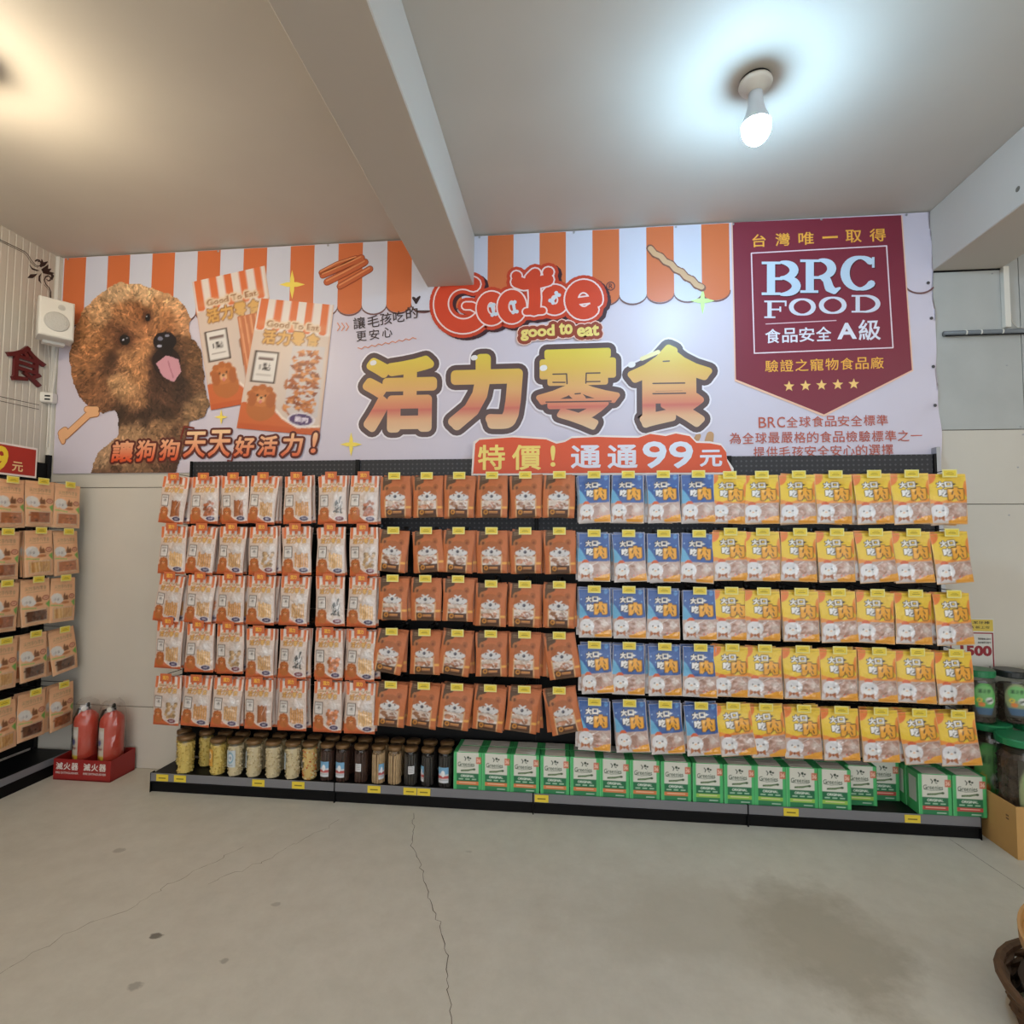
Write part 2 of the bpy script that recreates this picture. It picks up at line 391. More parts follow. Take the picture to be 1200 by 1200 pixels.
# side wall: ribbed cladding
def ribbed():
    mb = MB(); n = 0; y = 0.0; vs = []; 
    pr = []
    while y > -7.2:
        pr += [(XL, y), (XL, y-.030), (XL-.003, y-.033), (XL-.003, y-.037)]; y -= .040
    for (x, yy) in pr: vs += [(x, yy, 0), (x, yy, H)]
    fs = [(2*i, 2*i+2, 2*i+3, 2*i+1) for i in range(len(pr)-1)]
    mb.add(vs, fs); mb.box((XL-.06, -7.2, 0), (XL-.006, 0, H)); return mb
wl = ribbed().build('wall_left', mat('ribbed_cladding', (196, 190, 180), .5, var=.02, vscale=3), kind='structure')
MB().box((7.6, -7.2, 0), (7.7, 0.1, H)).build('wall_right', M_wall, kind='structure')
# corner cover strip
MB().box((XL, -.03, 0), (XL+.022, -.009, H-.002), bev=.002).build('trim_1', M_white, kind='structure')
# beams
def beam(x0, x1, zb): return MB().box((x0, -7.2, zb), (x1, -.0005, H+.0), bev=.004)
beam(1.372, 1.640, 2.753).build('trim_2', M_beam, kind='structure')
beam(4.040, 4.372, 2.724).build('trim_3', M_beam, kind='structure')
# hole left by a fixing in the second beam
MB().lathe([(.012, 0), (.008, .002)], n=10, rot=Matrix.Rotation(-math.pi/2, 3, 'Y')).build('fixing_hole', M_seam, bpy.data.objects['trim_3'], loc=(4.0398, -.56, 2.80))
MB().box((4.045, -.012, 2.716), (4.37, -.0085, 2.7235)).build('shadow_gap', M_kick, wb)
# conduit and trunking
c1 = thing('cable_conduit', (4.08, -.02, 2.39), label='grey electrical conduit pipe with white clips running across the wall under the beam', cat='conduit')
MB().tube([(0, 0, 0), (3.4, 0, 0.0)], .013, 12).build('pipe', mat('grey_conduit', (120, 122, 124), .4), c1, smooth=True)
MB().tube([(.0, -.014, -.017), (3.4, -.014, -.017)], .003, 6).build('cable', M_black, c1)
for x in (.10, .17, .27, .44, .9, 1.5): MB().tube([(x, 0, 0), (x+.006, 0, 0)], .0155, 12).build('clip', M_white, c1)
t1 = thing('cable_trunking', (4.378, -.02, 2.41), label='short vertical white cable trunking between the beam and the grey conduit', cat='cable trunking')
MB().box((-.013, -.012, 0), (.013, .011, .315), bev=.002).build('cover', M_white, t1)
MB().tube([(.022, .005, .3), (.021, .004, .1), (.028, .002, .03), (.05, 0, 0), (.09, 0, -.006)], .002, 6).build('cable', mat('pale_cable', (200, 195, 185), .5), t1)

# floor cracks and expansion joints (real grooves' dark lines)
def floor_line(pts, r, name, col, jit=.006, seed=3):
    rr = random.Random(seed); P = []
    for k in range(len(pts)-1):
        (xa, ya), (xb, yb) = pts[k], pts[k+1]; n = max(2, int(math.hypot(xb-xa, yb-ya)/.022))
        for i in range(n): t = i/n; P.append((xa+(xb-xa)*t+rr.uniform(-jit, jit), ya+(yb-ya)*t+rr.uniform(-jit, jit)))
    P.append(pts[-1])
    vs, fs = disc_line(P, [r*rr.uniform(.5, 1.4) for _ in P], 5)
    MB().add([(x, z, .0004-q*.05) for x, q, z in vs], [tuple(reversed(f)) for f in fs]).build(name, col, floor)
M_crack = mat('crack', (96, 88, 76), .9)
floor_line([(1.43, -.33), (1.45, -.42), (1.50, -.62), (1.57, -.73), (1.66, -.95), (1.74, -1.08), (1.80, -1.25), (1.84, -1.40), (1.95, -1.75)], .0012, 'crack', M_crack, .008)
floor_line([(.78, -.70), (.66, -.95), (.62, -1.1), (.50, -1.25), (.45, -1.5)], .0010, 'crack', mat('faint_crack', (140, 132, 116), .9), .01, 5)
floor_line([(1.10, -.44), (1.02, -.60), (.93, -.78), (.80, -.95)], .0010, 'crack', MATS['faint_crack'], .012, 8)
floor_line([(3.862, -.28), (3.905, -.63), (3.99, -1.3), (4.2, -3.0)], .0016, 'joint', mat('joint', (128, 122, 112), .9), .0005)

# ================================================================== LAMPS
M_porc = mat('lamp_porcelain', (220, 215, 205), .4)
def dome_mat(i, c, s_): return mat('lit_dome_%d' % i, (255, 255, 255), .4, emit=c, estr=s_)
LL = ['bare white LED bulb hanging in its ceiling socket, shining cool white', 'bare LED bulb in a ceiling socket shining warm, nearest the speaker corner',
      'bare ceiling bulb behind the viewer, over the shop aisle', 'bare ceiling bulb behind the viewer, beside the ribbed wall', 'bare ceiling bulb beyond the second beam, near the jars',
      'bare ceiling bulb beyond the second beam, near the entrance', 'bare ceiling bulb at the far entrance end of the shop']
for i, (x, y, c, s_) in enumerate(LAMPS):
    t = thing('ceiling_lamp', (x, y, H), label=LL[i], cat='ceiling light', group='bare bulb ceiling lamps')
    MB().lathe([(.054, 0), (.056, -.004), (.056, -.013)], n=28).build('rim', M_black, t, smooth=True)
    MB().lathe([(.058, -.010), (.060, -.018), (.054, -.030), (.036, -.036), (.030, -.052)], n=28).build('socket', M_porc, t, smooth=True)
    MB().lathe([(.025, -.050), (.026, -.075), (.028, -.098), (.034, -.124), (.044, -.150), (.051, -.166), (.053, -.172)], n=28).build('housing', mat('bulb_housing', (200, 205, 210), .4), t, smooth=True)
    MB().lathe([(.0495, -.1715), (.0508, -.186), (.048, -.208), (.037, -.228), (.024, -.240), (.010, -.2455), (.001, -.246)], n=28).build('dome', dome_mat(i, c, s_), t, smooth=True)

# ================================================================== BANNER
YB = -.012
ban = thing('wall_banner', (0, 0, 0), label='huge printed awning-stripe banner with fluffy brown dog stretched along the wall above the shelves', cat='banner')
M_ban = mat('banner_vinyl', (212, 204, 218), .38, spec=.4)
def banner_y(x, z):
    q = max(0.0, (x-3.80)/.25); r = YB-.0015*math.sin(x*3+z*2)-.0015
    return r-q*q*.006*(1+math.sin(z*19+x*9))*.9-(.003*q*math.sin(z*31-x*25))
def sheet():
    xs = list(np.linspace(-.918, 3.75, 40))+list(np.linspace(3.77, 4.052, 28)); zs = np.linspace(1.705, 3.038, 60)
    P = np.zeros((len(zs), len(xs), 3))
    for j, z in enumerate(zs[::-1]):
        for i, x in enumerate(xs):
            xx = x
            if i == len(xs)-1: xx = x-.035*((z-1.705)/1.333)*.6+.006*math.sin(z*14)
            P[j, i] = (xx, banner_y(xx, z), z)
    return grid_mesh('vinyl', P, np.ones(P.shape)*.8, M_ban)
link('vinyl_sheet', sheet(), ban)
def prints(name, geo, col, lay, parent=ban, rough=.4, base=YB-.0045, step=.0007, **kw):
    """one flat print: geo = list of (verts, faces) in the x,z plane; lay = layer number"""
    m = col if not isinstance(col, tuple) else mat('ink_%d_%d_%d' % col, col, rough)
    mb = MB(); y0 = base-lay*step
    for i_, (vs, fs) in enumerate(geo): mb.add([(x, y0+q*.5-i_*2e-5, z) for x, q, z in vs], fs)
    return mb.build(name, m, parent, **kw)
def P2(px, py): return wall_pt(px, py, YB)
def poly_px(pts): return ([(P2(*p)[0], 0, P2(*p)[1]) for p in pts], [tuple(range(len(pts)))])
def poly_m(pts): return ([(x, 0, z) for x, z in pts], [tuple(range(len(pts)))])
def tx(s, x0, y0, x1, y1, grow=0.0, bevel=0.0, rot=0.0, **kw):
    xa, za = P2((x0+x1)/2, y1)[0], 0
    cx, cz = P2((x0+x1)/2, (y0+y1)/2); wx = P2(x1, (y0+y1)/2)[0]-P2(x0, (y0+y1)/2)[0]; wz = P2((x0+x1)/2, y0)[1]-P2((x0+x1)/2, y1)[1]
    vs, fs = fit_text(s, cx-wx/2, cz-wz/2, cx+wx/2, cz+wz/2, grow, bevel, **kw)
    if rot:
        c_, s_ = math.cos(rot), math.sin(rot); vs = [(cx+(x-cx)*c_-(z-cz)*s_, q, cz+(x-cx)*s_+(z-cz)*c_) for x, q, z in vs]
    return vs, fs
def txr(s, x0, y0, x1, y1, inner, grow=0.0, rot=0.0, shear=0.0, n=8):
    cx, cz = P2((x0+x1)/2, (y0+y1)/2); wx = P2(x1, (y0+y1)/2)[0]-P2(x0, (y0+y1)/2)[0]; wz = P2((x0+x1)/2, y0)[1]-P2((x0+x1)/2, y1)[1]
    vs, fs = round_text(s, cx-wx/2, cz-wz/2, cx+wx/2, cz+wz/2, inner/208.0, grow/208.0, shear, n)
    if rot:
        c_, s_ = math.cos(rot), math.sin(rot); vs = [(cx+(x-cx)*c_-(z-cz)*s_, q, cz+(x-cx)*s_+(z-cz)*c_) for x, q, z in vs]
    return vs, fs
def lpx(pts, r, n=10): return disc_line([P2(*p) for p in pts], [k/208.0 for k in r] if isinstance(r, (list, tuple)) else r/208.0, n)
# awning
SW = .1458; X0 = -.907
def stripe(k, x_end=None):
    a, b = X0+k*SW, X0+(k+1)*SW; zt, zb = 3.034, 2.665
    pts = [(a, zt), (a, zb)]
    for i in range(1, 12):
        t = math.pi*i/12; pts.append(((a+b)/2-math.cos(t)*SW/2, zb-math.sin(t)*.052))
    return poly_m(pts+[(b, zb), (b, zt)])
outl = []
for k in list(range(27))+[33]:
    a = X0+k*SW; outl.append(disc_line([(a+SW/2-math.cos(math.pi*i/12)*SW/2, 2.662-math.sin(math.pi*i/12)*.055) for i in range(13 if k < 33 else 11)], .0045, 6))
prints('awning_outline', outl, (120, 84, 84), 0)  # printed dark outline along the scalloped edge
for k in range(27): prints('awning_stripe', [stripe(k)], (212, 114, 66) if k % 2 == 0 else (210, 212, 228), 1)
# grommets
for x in (-.88, .10, .78, 1.33, 1.67, 2.2, 2.75, 3.05, 3.5, 3.92):
    MB().lathe([(.006, 0), (.006, .002), (.003, .003)], n=10, rot=Matrix.Rotation(math.pi/2, 3, 'X')).build('grommet', M_steel, ban, loc=(x, YB-.009, 3.025))
for z in (2.66, 2.47, 2.22, 2.02, 1.79):
    MB().lathe([(.008, 0), (.008, .002), (.004, .003)], n=10, rot=Matrix.Rotation(math.pi/2, 3, 'X')).build('grommet', mat('dark_grommet', (70, 66, 70), .4), ban, loc=(4.036-.02*(z-1.7), banner_y(4.02, z)-.003, z))

# big title with colour bands
def title_mat():
    m = bpy.data.materials.new('title_gradient'); m.use_nodes = True; N, L = m.node_tree.nodes, m.node_tree.links; b = N['Principled BSDF']; b.inputs['Roughness'].default_value = .4
    tc = N.new('ShaderNodeTexCoord'); sp = N.new('ShaderNodeSeparateXYZ'); L.new(tc.outputs['Object'], sp.inputs[0])
    mr = N.new('ShaderNodeMapRange'); mr.inputs[1].default_value = TZ0; mr.inputs[2].default_value = TZ1; L.new(sp.outputs[2], mr.inputs[0])
    r = N.new('ShaderNodeValToRGB'); L.new(mr.outputs[0], r.inputs[0]); e = r.color_ramp.elements
    e[0].position = 0; e[0].color = (*lin((228, 196, 158)), 1); e[1].position = 1; e[1].color = (*lin((226, 206, 78)), 1)
    for p_, c_ in ((.16, (226, 176, 136)), (.29, (208, 112, 98)), (.32, (216, 132, 104)), (.52, (226, 172, 112)), (.76, (224, 186, 86))):
        q = e.new(p_); q.color = (*lin(c_), 1)
    L.new(r.outputs[0], b.inputs['Base Color']); return m
TITLE = [('活', 425, 418, 512, 507), ('力', 525.5, 415, 612.5, 504), ('零', 628, 409, 726, 504), ('食', 735, 404, 834, 501)]
TZ0, TZ1 = P2(620, 506)[1], P2(620, 410)[1]
MT = title_mat()
fill, dark, pale = [], [], []
for (ch, a, b, c, d), i_ in zip(TITLE, (5.0, 5.4, 3.0, 4.0)):
    fill.append(txr(ch, a, b, c, d, i_, n=14)); dark.append(txr(ch, a, b, c, d, i_, 6.2, n=16)); pale.append(txr(ch, a, b, c, d, i_, 8.2, n=16))
for g in pale: prints('title_halo', [g], (238, 232, 240), 2)
for g in dark: prints('title_outline', [g], (92, 72, 74), 3)
for g in fill: prints('title_character', [g], MT, 4)
for (x, y, r_) in ((437, 426, 3), (555, 420, 3), (636, 432, 3.4), (739, 428, 3.4)): prints('title_shine', [lpx([(x, y), (x+2, y-.5)], r_)], (236, 232, 232), 5)
prints('title_shine', [lpx([(752, 421), (771, 413)], 2.4)], (240, 226, 170), 5)
for p_ in ([(765, 449.8), (802, 449.3)], [(765, 461.8), (803, 461.2)], [(777, 424), (784, 423.6)], [(648, 439), (664, 438.6), (664.5, 450)], [(648, 448.5), (662, 448.5)], [(703, 437.5), (687, 437.8), (686.5, 449.5)], [(703, 447.5), (688, 447.8)], [(674, 462), (680, 461.5)], [(640, 471.6), (716, 470.5)]):
    prints('title_slot', [lpx(p_, .75)], (92, 72, 74), 4.6)

# logo word with inline outline
def arc(cx, cy, rx, ry, a0, a1, n=18): return [(cx+rx*math.cos(math.radians(a0+(a1-a0)*i/n)), cy-ry*math.sin(math.radians(a0+(a1-a0)*i/n))) for i in range(n+1)]
def logo_px():
    S = []
    S.append((arc(543, 357, 26, 26, 62, 318, 26), 7.5))             # G bowl
    S.append(([(562, 374), (562, 364), (553, 359), (546, 359)], 3.4))
    S.append((arc(576, 362, 11, 13.5, 0, 360, 24), 5.6))
    S.append((arc(600, 360, 10.5, 13.5, 0, 360, 24), 5.6))
    S.append(([(606, 331), (614, 334), (630, 332), (642, 329)], 6.2))
    S.append(([(605, 324), (606, 324.5)], 4.8)); S.append(([(642, 320), (643, 320)], 5.2))
    S.append(([(622, 327), (627, 322)], 6.0))
    S.append(([(626, 333), (627, 350), (626, 364)], 6.2)); S.append(([(617, 366), (636, 365)], 3.4))
    S.append((arc(650, 352, 10.5, 11.5, 0, 360, 24), 5.4))
    S.append((arc(684, 352, 14.5, 16, -5, 312, 28), 6.6)); S.append(([(671, 354.5), (698, 351)], 3.0))
    return S
LOGO = logo_px()
prints('logo_shadow', [lpx([(x+4, y+2.5) for x, y in p], r_+6.5, 12) for p, r_ in LOGO], (62, 30, 40), 2)
prints('logo_rim', [lpx(p, r_+6.4, 12) for p, r_ in LOGO], (200, 66, 38), 3)
LG = [(0, 2), (2, 3), (3, 4), (10, 11), (4, 10), (11, 13)]
for i_, (a_, b_) in enumerate(LG):
    prints('logo_halo', [lpx(p, r_+2.4, 12) for p, r_ in LOGO[a_:b_]], (240, 214, 212), 4+i_*.6)
    prints('logo_letter', [lpx(p, r_+.6, 12) for p, r_ in LOGO[a_:b_]], (212, 70, 40), 4.3+i_*.6)
def bone_px(cx, cy, l, r_, ang):
    c_, s_ = math.cos(ang), math.sin(ang)
    q = lambda u, v: (cx+u*c_-v*s_, cy+u*s_+v*c_)
    return [lpx([q(-l, 0), q(l, 0)], r_*.8)]+[lpx([q(s*l, t*r_), q(s*(l+.3), t*r_)], r_) for s in (-1, 1) for t in (-1, 1)]
for (x, y, a) in ((578, 364, 1.35), (602.5, 361, 1.35), (650, 350, -.9)): prints('logo_bone', bone_px(x, y, 5.5, 2.2, a), (206, 214, 226), 9)

for k_, (w_, a_, b_) in enumerate((('good', 610, 650), ('to', 655, 671), ('eat', 676, 702))):
    yb_ = (382, 379, 382)[k_]; hh_ = (17.5, 14, 13)[k_]
    for nm_, g_, c_, l_ in (('tagline_halo', 5.2, (240, 205, 195), 7.6), ('tagline_outline', 4.0, (150, 66, 46), 8.2)): prints(nm_, [txr(w_, a_, yb_, b_, yb_+hh_, .8, g_, rot=.03)], c_, l_)
    prints('tagline_word', [txr(w_, a_, yb_, b_, yb_+hh_, .8, rot=.03)], (236, 214, 124), 8.8)
# registered mark
prints('registered_mark', [lpx(arc(715.5, 336, 4.8, 4.8, 0, 360, 18), .5), tx('R', 713.3, 333, 718, 339, bevel=.01)], (70, 50, 60), 4)

# hand-written line
for ch, x, y, s_ in (('讓', 421.5, 379, 7), ('毛', 438, 377, 7), ('孩', 452.5, 374, 7), ('吃', 467.5, 371.5, 6.5), ('的', 483, 367, 7), ('更', 424, 394.5, 6), ('安', 439, 392.5, 6), ('心', 454, 390, 6)):
    prints('small_character', [tx(ch, x-s_, y-s_, x+s_, y+s_, bevel=.006, rot=.08)], (58, 40, 40), 3)
prints('heart', [lpx([(484.5, 349.5), (488, 355.5), (492, 348.5)], 1.3), lpx([(485.5, 350.5), (488, 353)], 1.9), lpx([(490.5, 350), (488, 353)], 1.7)], (50, 34, 40), 3)
prints('chevrons', [lpx([(396+5*k, 379), (399+5*k, 383.5), (396+5*k, 388)], .55) for k in range(3)], (230, 150, 110), 3)
prints('zigzag', [lpx([(420+4*k, 408-.75*k+(2.2 if k % 2 else 0)) for k in range(18)], .5)], (220, 140, 100), 3)
prints('logo_tail', [lpx([(487, 365), (503, 365)], .8)], (70, 40, 40), 2)

# sparkles
def star4(cx, cy, rx, ry, c=(246, 222, 96)):
    pts = []
    for k in range(16):
        a = 2*math.pi*k/16; t = k % 4; f_ = 1.0 if t == 0 else (.23 if t == 2 else .42)
        pts.append((cx+rx*f_*math.cos(a), cy+ry*f_*math.sin(a)))
    prints('sparkle', [poly_px(pts)], c, 3)
star4(343, 334, 15, 17); star4(412, 521, 13, 14); star4(260, 489, 8, 9); star4(823, 353, 14, 16, (206, 240, 150))

# treats printed on the awning: sticks and a plait
for pts, r_ in (([(379, 323), (400, 314), (424, 303)], 3.6), ([(384, 331), (404, 321), (428, 308)], 3.8), ([(399, 336), (415, 327), (434, 316)], 3.4), ([(377, 320), (396, 310), (418, 303)], 2.6)):
    prints('jerky_outline', [lpx(pts, r_+.9)], (150, 66, 36), 3); prints('jerky_stick', [lpx(pts, r_)], (196, 100, 58), 4)
    prints('jerky_gloss', [lpx([(x-.6, y-1.2) for x, y in pts], .9)], (226, 146, 96), 5)
pl = [(764+6.1*k, 295+4.55*k) for k in range(10)]
for k, (x, y) in enumerate(pl):
    prints('plait_knot', [lpx([(x-2.5, y-3.5+2*(k % 2)), (x+3.5, y+4-2*(k % 2))], 4.4)], (128, 82, 62), 3)
    prints('plait_knot', [lpx([(x-2, y-3+2*(k % 2)), (x+3, y+3-2*(k % 2))], 3.0)], (206, 166, 126), 4)
for c_, g_, l_ in (((176, 110, 62), 1.0, 2), ((236, 180, 132), 0.0, 3)):
    prints('bone_stick', [lpx([(78, 511), (106, 485)], 4.0+g_), lpx([(73, 508), (77, 505)], 4.3+g_), lpx([(74, 512), (75, 518)], [4.6+g_, 2.6+g_]), lpx([(103, 480), (114, 480)], 3.6+g_), lpx([(106, 486), (114, 485)], 3.6+g_)], c_, l_)
prints('paw_tip', [lpx([(815, 517), (818, 511)], 3.0), lpx([(830, 520), (832, 510)], [5, 4])], (196, 150, 106), 1)

# slogan at the lower edge
def slog_mat():
    m = bpy.data.materials.new('slogan_gradient'); m.use_nodes = True; N, L = m.node_tree.nodes, m.node_tree.links; b = N['Principled BSDF']; b.inputs['Roughness'].default_value = .4
    tc = N.new('ShaderNodeTexCoord'); sp = N.new('ShaderNodeSeparateXYZ'); L.new(tc.outputs['Object'], sp.inputs[0])
    mr = N.new('ShaderNodeMapRange'); mr.inputs[1].default_value = P2(250, 538)[1]; mr.inputs[2].default_value = P2(250, 506)[1]; L.new(sp.outputs[2], mr.inputs[0])
    r = N.new('ShaderNodeValToRGB'); L.new(mr.outputs[0], r.inputs[0]); e = r.color_ramp.elements
    e[0].position = 0; e[0].color = (*lin((222, 84, 40)), 1); e[1].position = 1; e[1].color = (*lin((246, 206, 160)), 1)
    L.new(r.outputs[0], b.inputs['Base Color']); return m
SM = slog_mat()
for ch, a, b, c, d in (('讓', 132, 517, 158, 542), ('狗', 161, 516, 184, 541), ('狗', 188, 515, 212, 540), ('天', 216, 506, 242, 536), ('天', 245, 504, 271, 535), ('好', 275, 512, 299, 535), ('活', 303, 511, 326, 534), ('力', 330, 508, 356, 535), ('!', 365, 507, 373, 531)):
    prints('slogan_outline', [txr(ch, a, b, c, d, .75, 2.7, shear=.12)], (96, 40, 34), 4); prints('slogan_character', [txr(ch, a, b, c, d, .75, shear=.12)], SM, 5)
for g_ in ([(213, 514), (217, 500), (228, 502)], [(268, 540), (272, 541), (276, 527)]): prints('slogan_bracket', [lpx(g_, 1.2)], (120, 44, 34), 5)

# quality badge
BD = [(858, 261.5), (1055, 253), (1061, 340), (1067.7, 434), (965, 486), (862, 445)]
prints('badge_edge', [poly_px([(856.5, 261.5), (1056.5, 253), (1062.5, 340), (1069.5, 435), (965, 488.5), (860.5, 447)])], (240, 196, 170), 2)
prints('badge_field', [poly_px(BD)], (128, 42, 60), 3)
fr = [(880, 297.5), (1038, 289), (1045.5, 408), (883.5, 414.5), (880, 297.5)]
prints('badge_frame', [lpx(fr, .65, 6)], (232, 214, 222), 4)
GOLD = (240, 176, 70)
for ch, a, b in zip('台灣唯一取得', (881, 908, 935, 963, 990, 1018), (897, 925, 953, 981, 1009, 1037)):
    m_ = (a+b)/2; z = 282.8-(m_-889)*.047; k = 7.5 if ch != '一' else 1.2
    prints('badge_title', [tx(ch, a, z-k, b, z+k, bevel=.012)], GOLD, 4)
for ch, a in zip('驗證之寵物食品廠', range(8)):
    x = 896+a*17.6; y = 429.5-a*.55; prints('badge_subtitle', [tx(ch, x, y-7, x+15.5, y+7, bevel=.008)], GOLD, 4)
for k, x in enumerate((924, 943.3, 962, 981, 999.7)):
    y = 453.2-k*.7; prints('badge_star', [poly_px([(x+(6.6 if i % 2 == 0 else 2.8)*math.sin(math.pi*i/5), y-(6.6 if i % 2 == 0 else 2.8)*math.cos(math.pi*i/5)) for i in range(10)])], (246, 200, 120), 4)
def serif(letters, col, lay):
    for ch, x0, y0, x1, y1, th, sf in letters:
        g = []; W_, H_ = x1-x0, y1-y0; tn = th*.34
        def R(a, b, c, d): g.append(poly_px([(a, b), (c, b), (c, d), (a, d)]))
        def A(cx, cy, rx, ry, a0, a1, t0, t1):
            p = arc(cx, cy, rx, ry, a0, a1, 22); rr = [ (t0+(t1-t0)*abs(math.cos(math.radians(a0+(a1-a0)*i/22))))/2 for i in range(23)]
            g.append(lpx(p, rr, 8))
        if ch in 'BRFD': R(x0+W_*.14, y0, x0+W_*.14+th, y1); R(x0, y0, x0+W_*.5, y0+sf)
        if ch == 'B': R(x0, y1-sf, x0+W_*.5, y1); A(x0+W_*.52, y0+H_*.255, W_*.34, H_*.235, 90, -90, tn, th); A(x0+W_*.52, y0+H_*.73, W_*.40, H_*.25, 90, -90, tn, th); R(x0+W_*.3, y0+H_*.47, x0+W_*.55, y0+H_*.47+tn)
        if ch == 'R': R(x0, y1-sf, x0+W_*.46, y1); A(x0+W_*.50, y0+H_*.27, W_*.30, H_*.25, 90, -90, tn, th); R(x0+W_*.3, y0+H_*.5, x0+W_*.55, y0+H_*.5+tn); g.append(lpx([(x0+W_*.52, y0+H_*.52), (x0+W_*.68, y0+H_*.62), (x0+W_*.74, y0+H_*.85), (x0+W_*.86, y0+H_*.95), (x1, y0+H_*.86)], [tn*.6, th*.45, th*.5, th*.35, tn*.4]))
        if ch == 'C': A(x0+W_*.5, y0+H_*.5, W_*.42, H_*.46, 48, 318, tn, th); R(x1-W_*.17, y0+H_*.03, x1-W_*.17+sf, y0+H_*.34)
        if ch == 'O': A(x0+W_*.5, y0+H_*.5, W_*.42, H_*.45, 0, 360, tn, th)
        if ch == 'D': R(x0, y1-sf, x0+W_*.5, y1); A(x0+W_*.42, y0+H_*.5, W_*.50, H_*.46, 90, -90, tn, th)
        if ch == 'F': R(x0, y1-sf, x0+W_*.5, y1); R(x0, y0, x1, y0+sf); R(x1-sf, y0, x1, y0+H_*.32); R(x0+W_*.3, y0+H_*.46, x0+W_*.72, y0+H_*.46+sf); R(x0+W_*.68, y0+H_*.34, x0+W_*.68+sf, y0+H_*.64)
        prints('badge_letter', g, col, lay)
SER = [('B', 892, 307.5, 936, 346.5, 9.5, 3), ('R', 937, 305, 983, 344, 9.5, 3), ('C', 986, 301, 1028, 341, 9.5, 3)]
SER2 = [('F', 895, 353, 921, 373.5, 5, 2), ('O', 924, 350.5, 955, 370.5, 5, 2), ('O', 959, 348.5, 991, 368.5, 5, 2), ('D', 997, 346.5, 1030.5, 367, 5, 2)]
serif([(c, a+1, b+1, d+1, e+1, t, s_) for c, a, b, d, e, t, s_ in SER], (70, 22, 40), 4)
serif(SER, (196, 216, 236), 5); serif(SER2, (212, 216, 230), 5)
prints('badge_rule', [lpx([(897, 380.3), (979, 376.2)], .5)], (220, 190, 200), 4)
for k, ch in enumerate('食品安全'): prints('badge_line', [tx(ch, 896+k*19.8, 386-k*.9, 914+k*19.8, 403-k*.9, bevel=.014)], (226, 226, 238), 5)
prints('badge_line', [tx('A', 980, 379, 1003, 398, bevel=.03)], (226, 226, 238), 5); prints('badge_line', [tx('級', 1005, 375, 1031, 399.5, bevel=.014)], (226, 226, 238), 5)
def row_text(s, x0, x1, yl, yr, h, col, bevel=.006, name='claim_line'):
    n = len(s); wd = [.72 if ord(c) < 255 else 1.0 for c in s]; tot = sum(wd); x = x0
    for k, ch in enumerate(s):
        w_ = (x1-x0)*wd[k]/tot; t = (x+w_/2-x0)/(x1-x0); y = yl+(yr-yl)*t
        hh = .6 if ch == '一' else h/2
        prints(name, [tx(ch, x+.4, y-hh, x+w_-1.2, y+hh, bevel=bevel)], col, 3); x += w_
row_text('BRC全球食品安全標準', 888, 1041, 495.5, 492.5, 12.5, (190, 92, 74))
row_text('為全球最嚴格的食品檢驗標準之一', 854, 1081, 514, 510.5, 13, (190, 92, 74))
row_text('提供毛孩安全安心的選擇', 882, 1047, 530.5, 527, 13, (190, 92, 74))

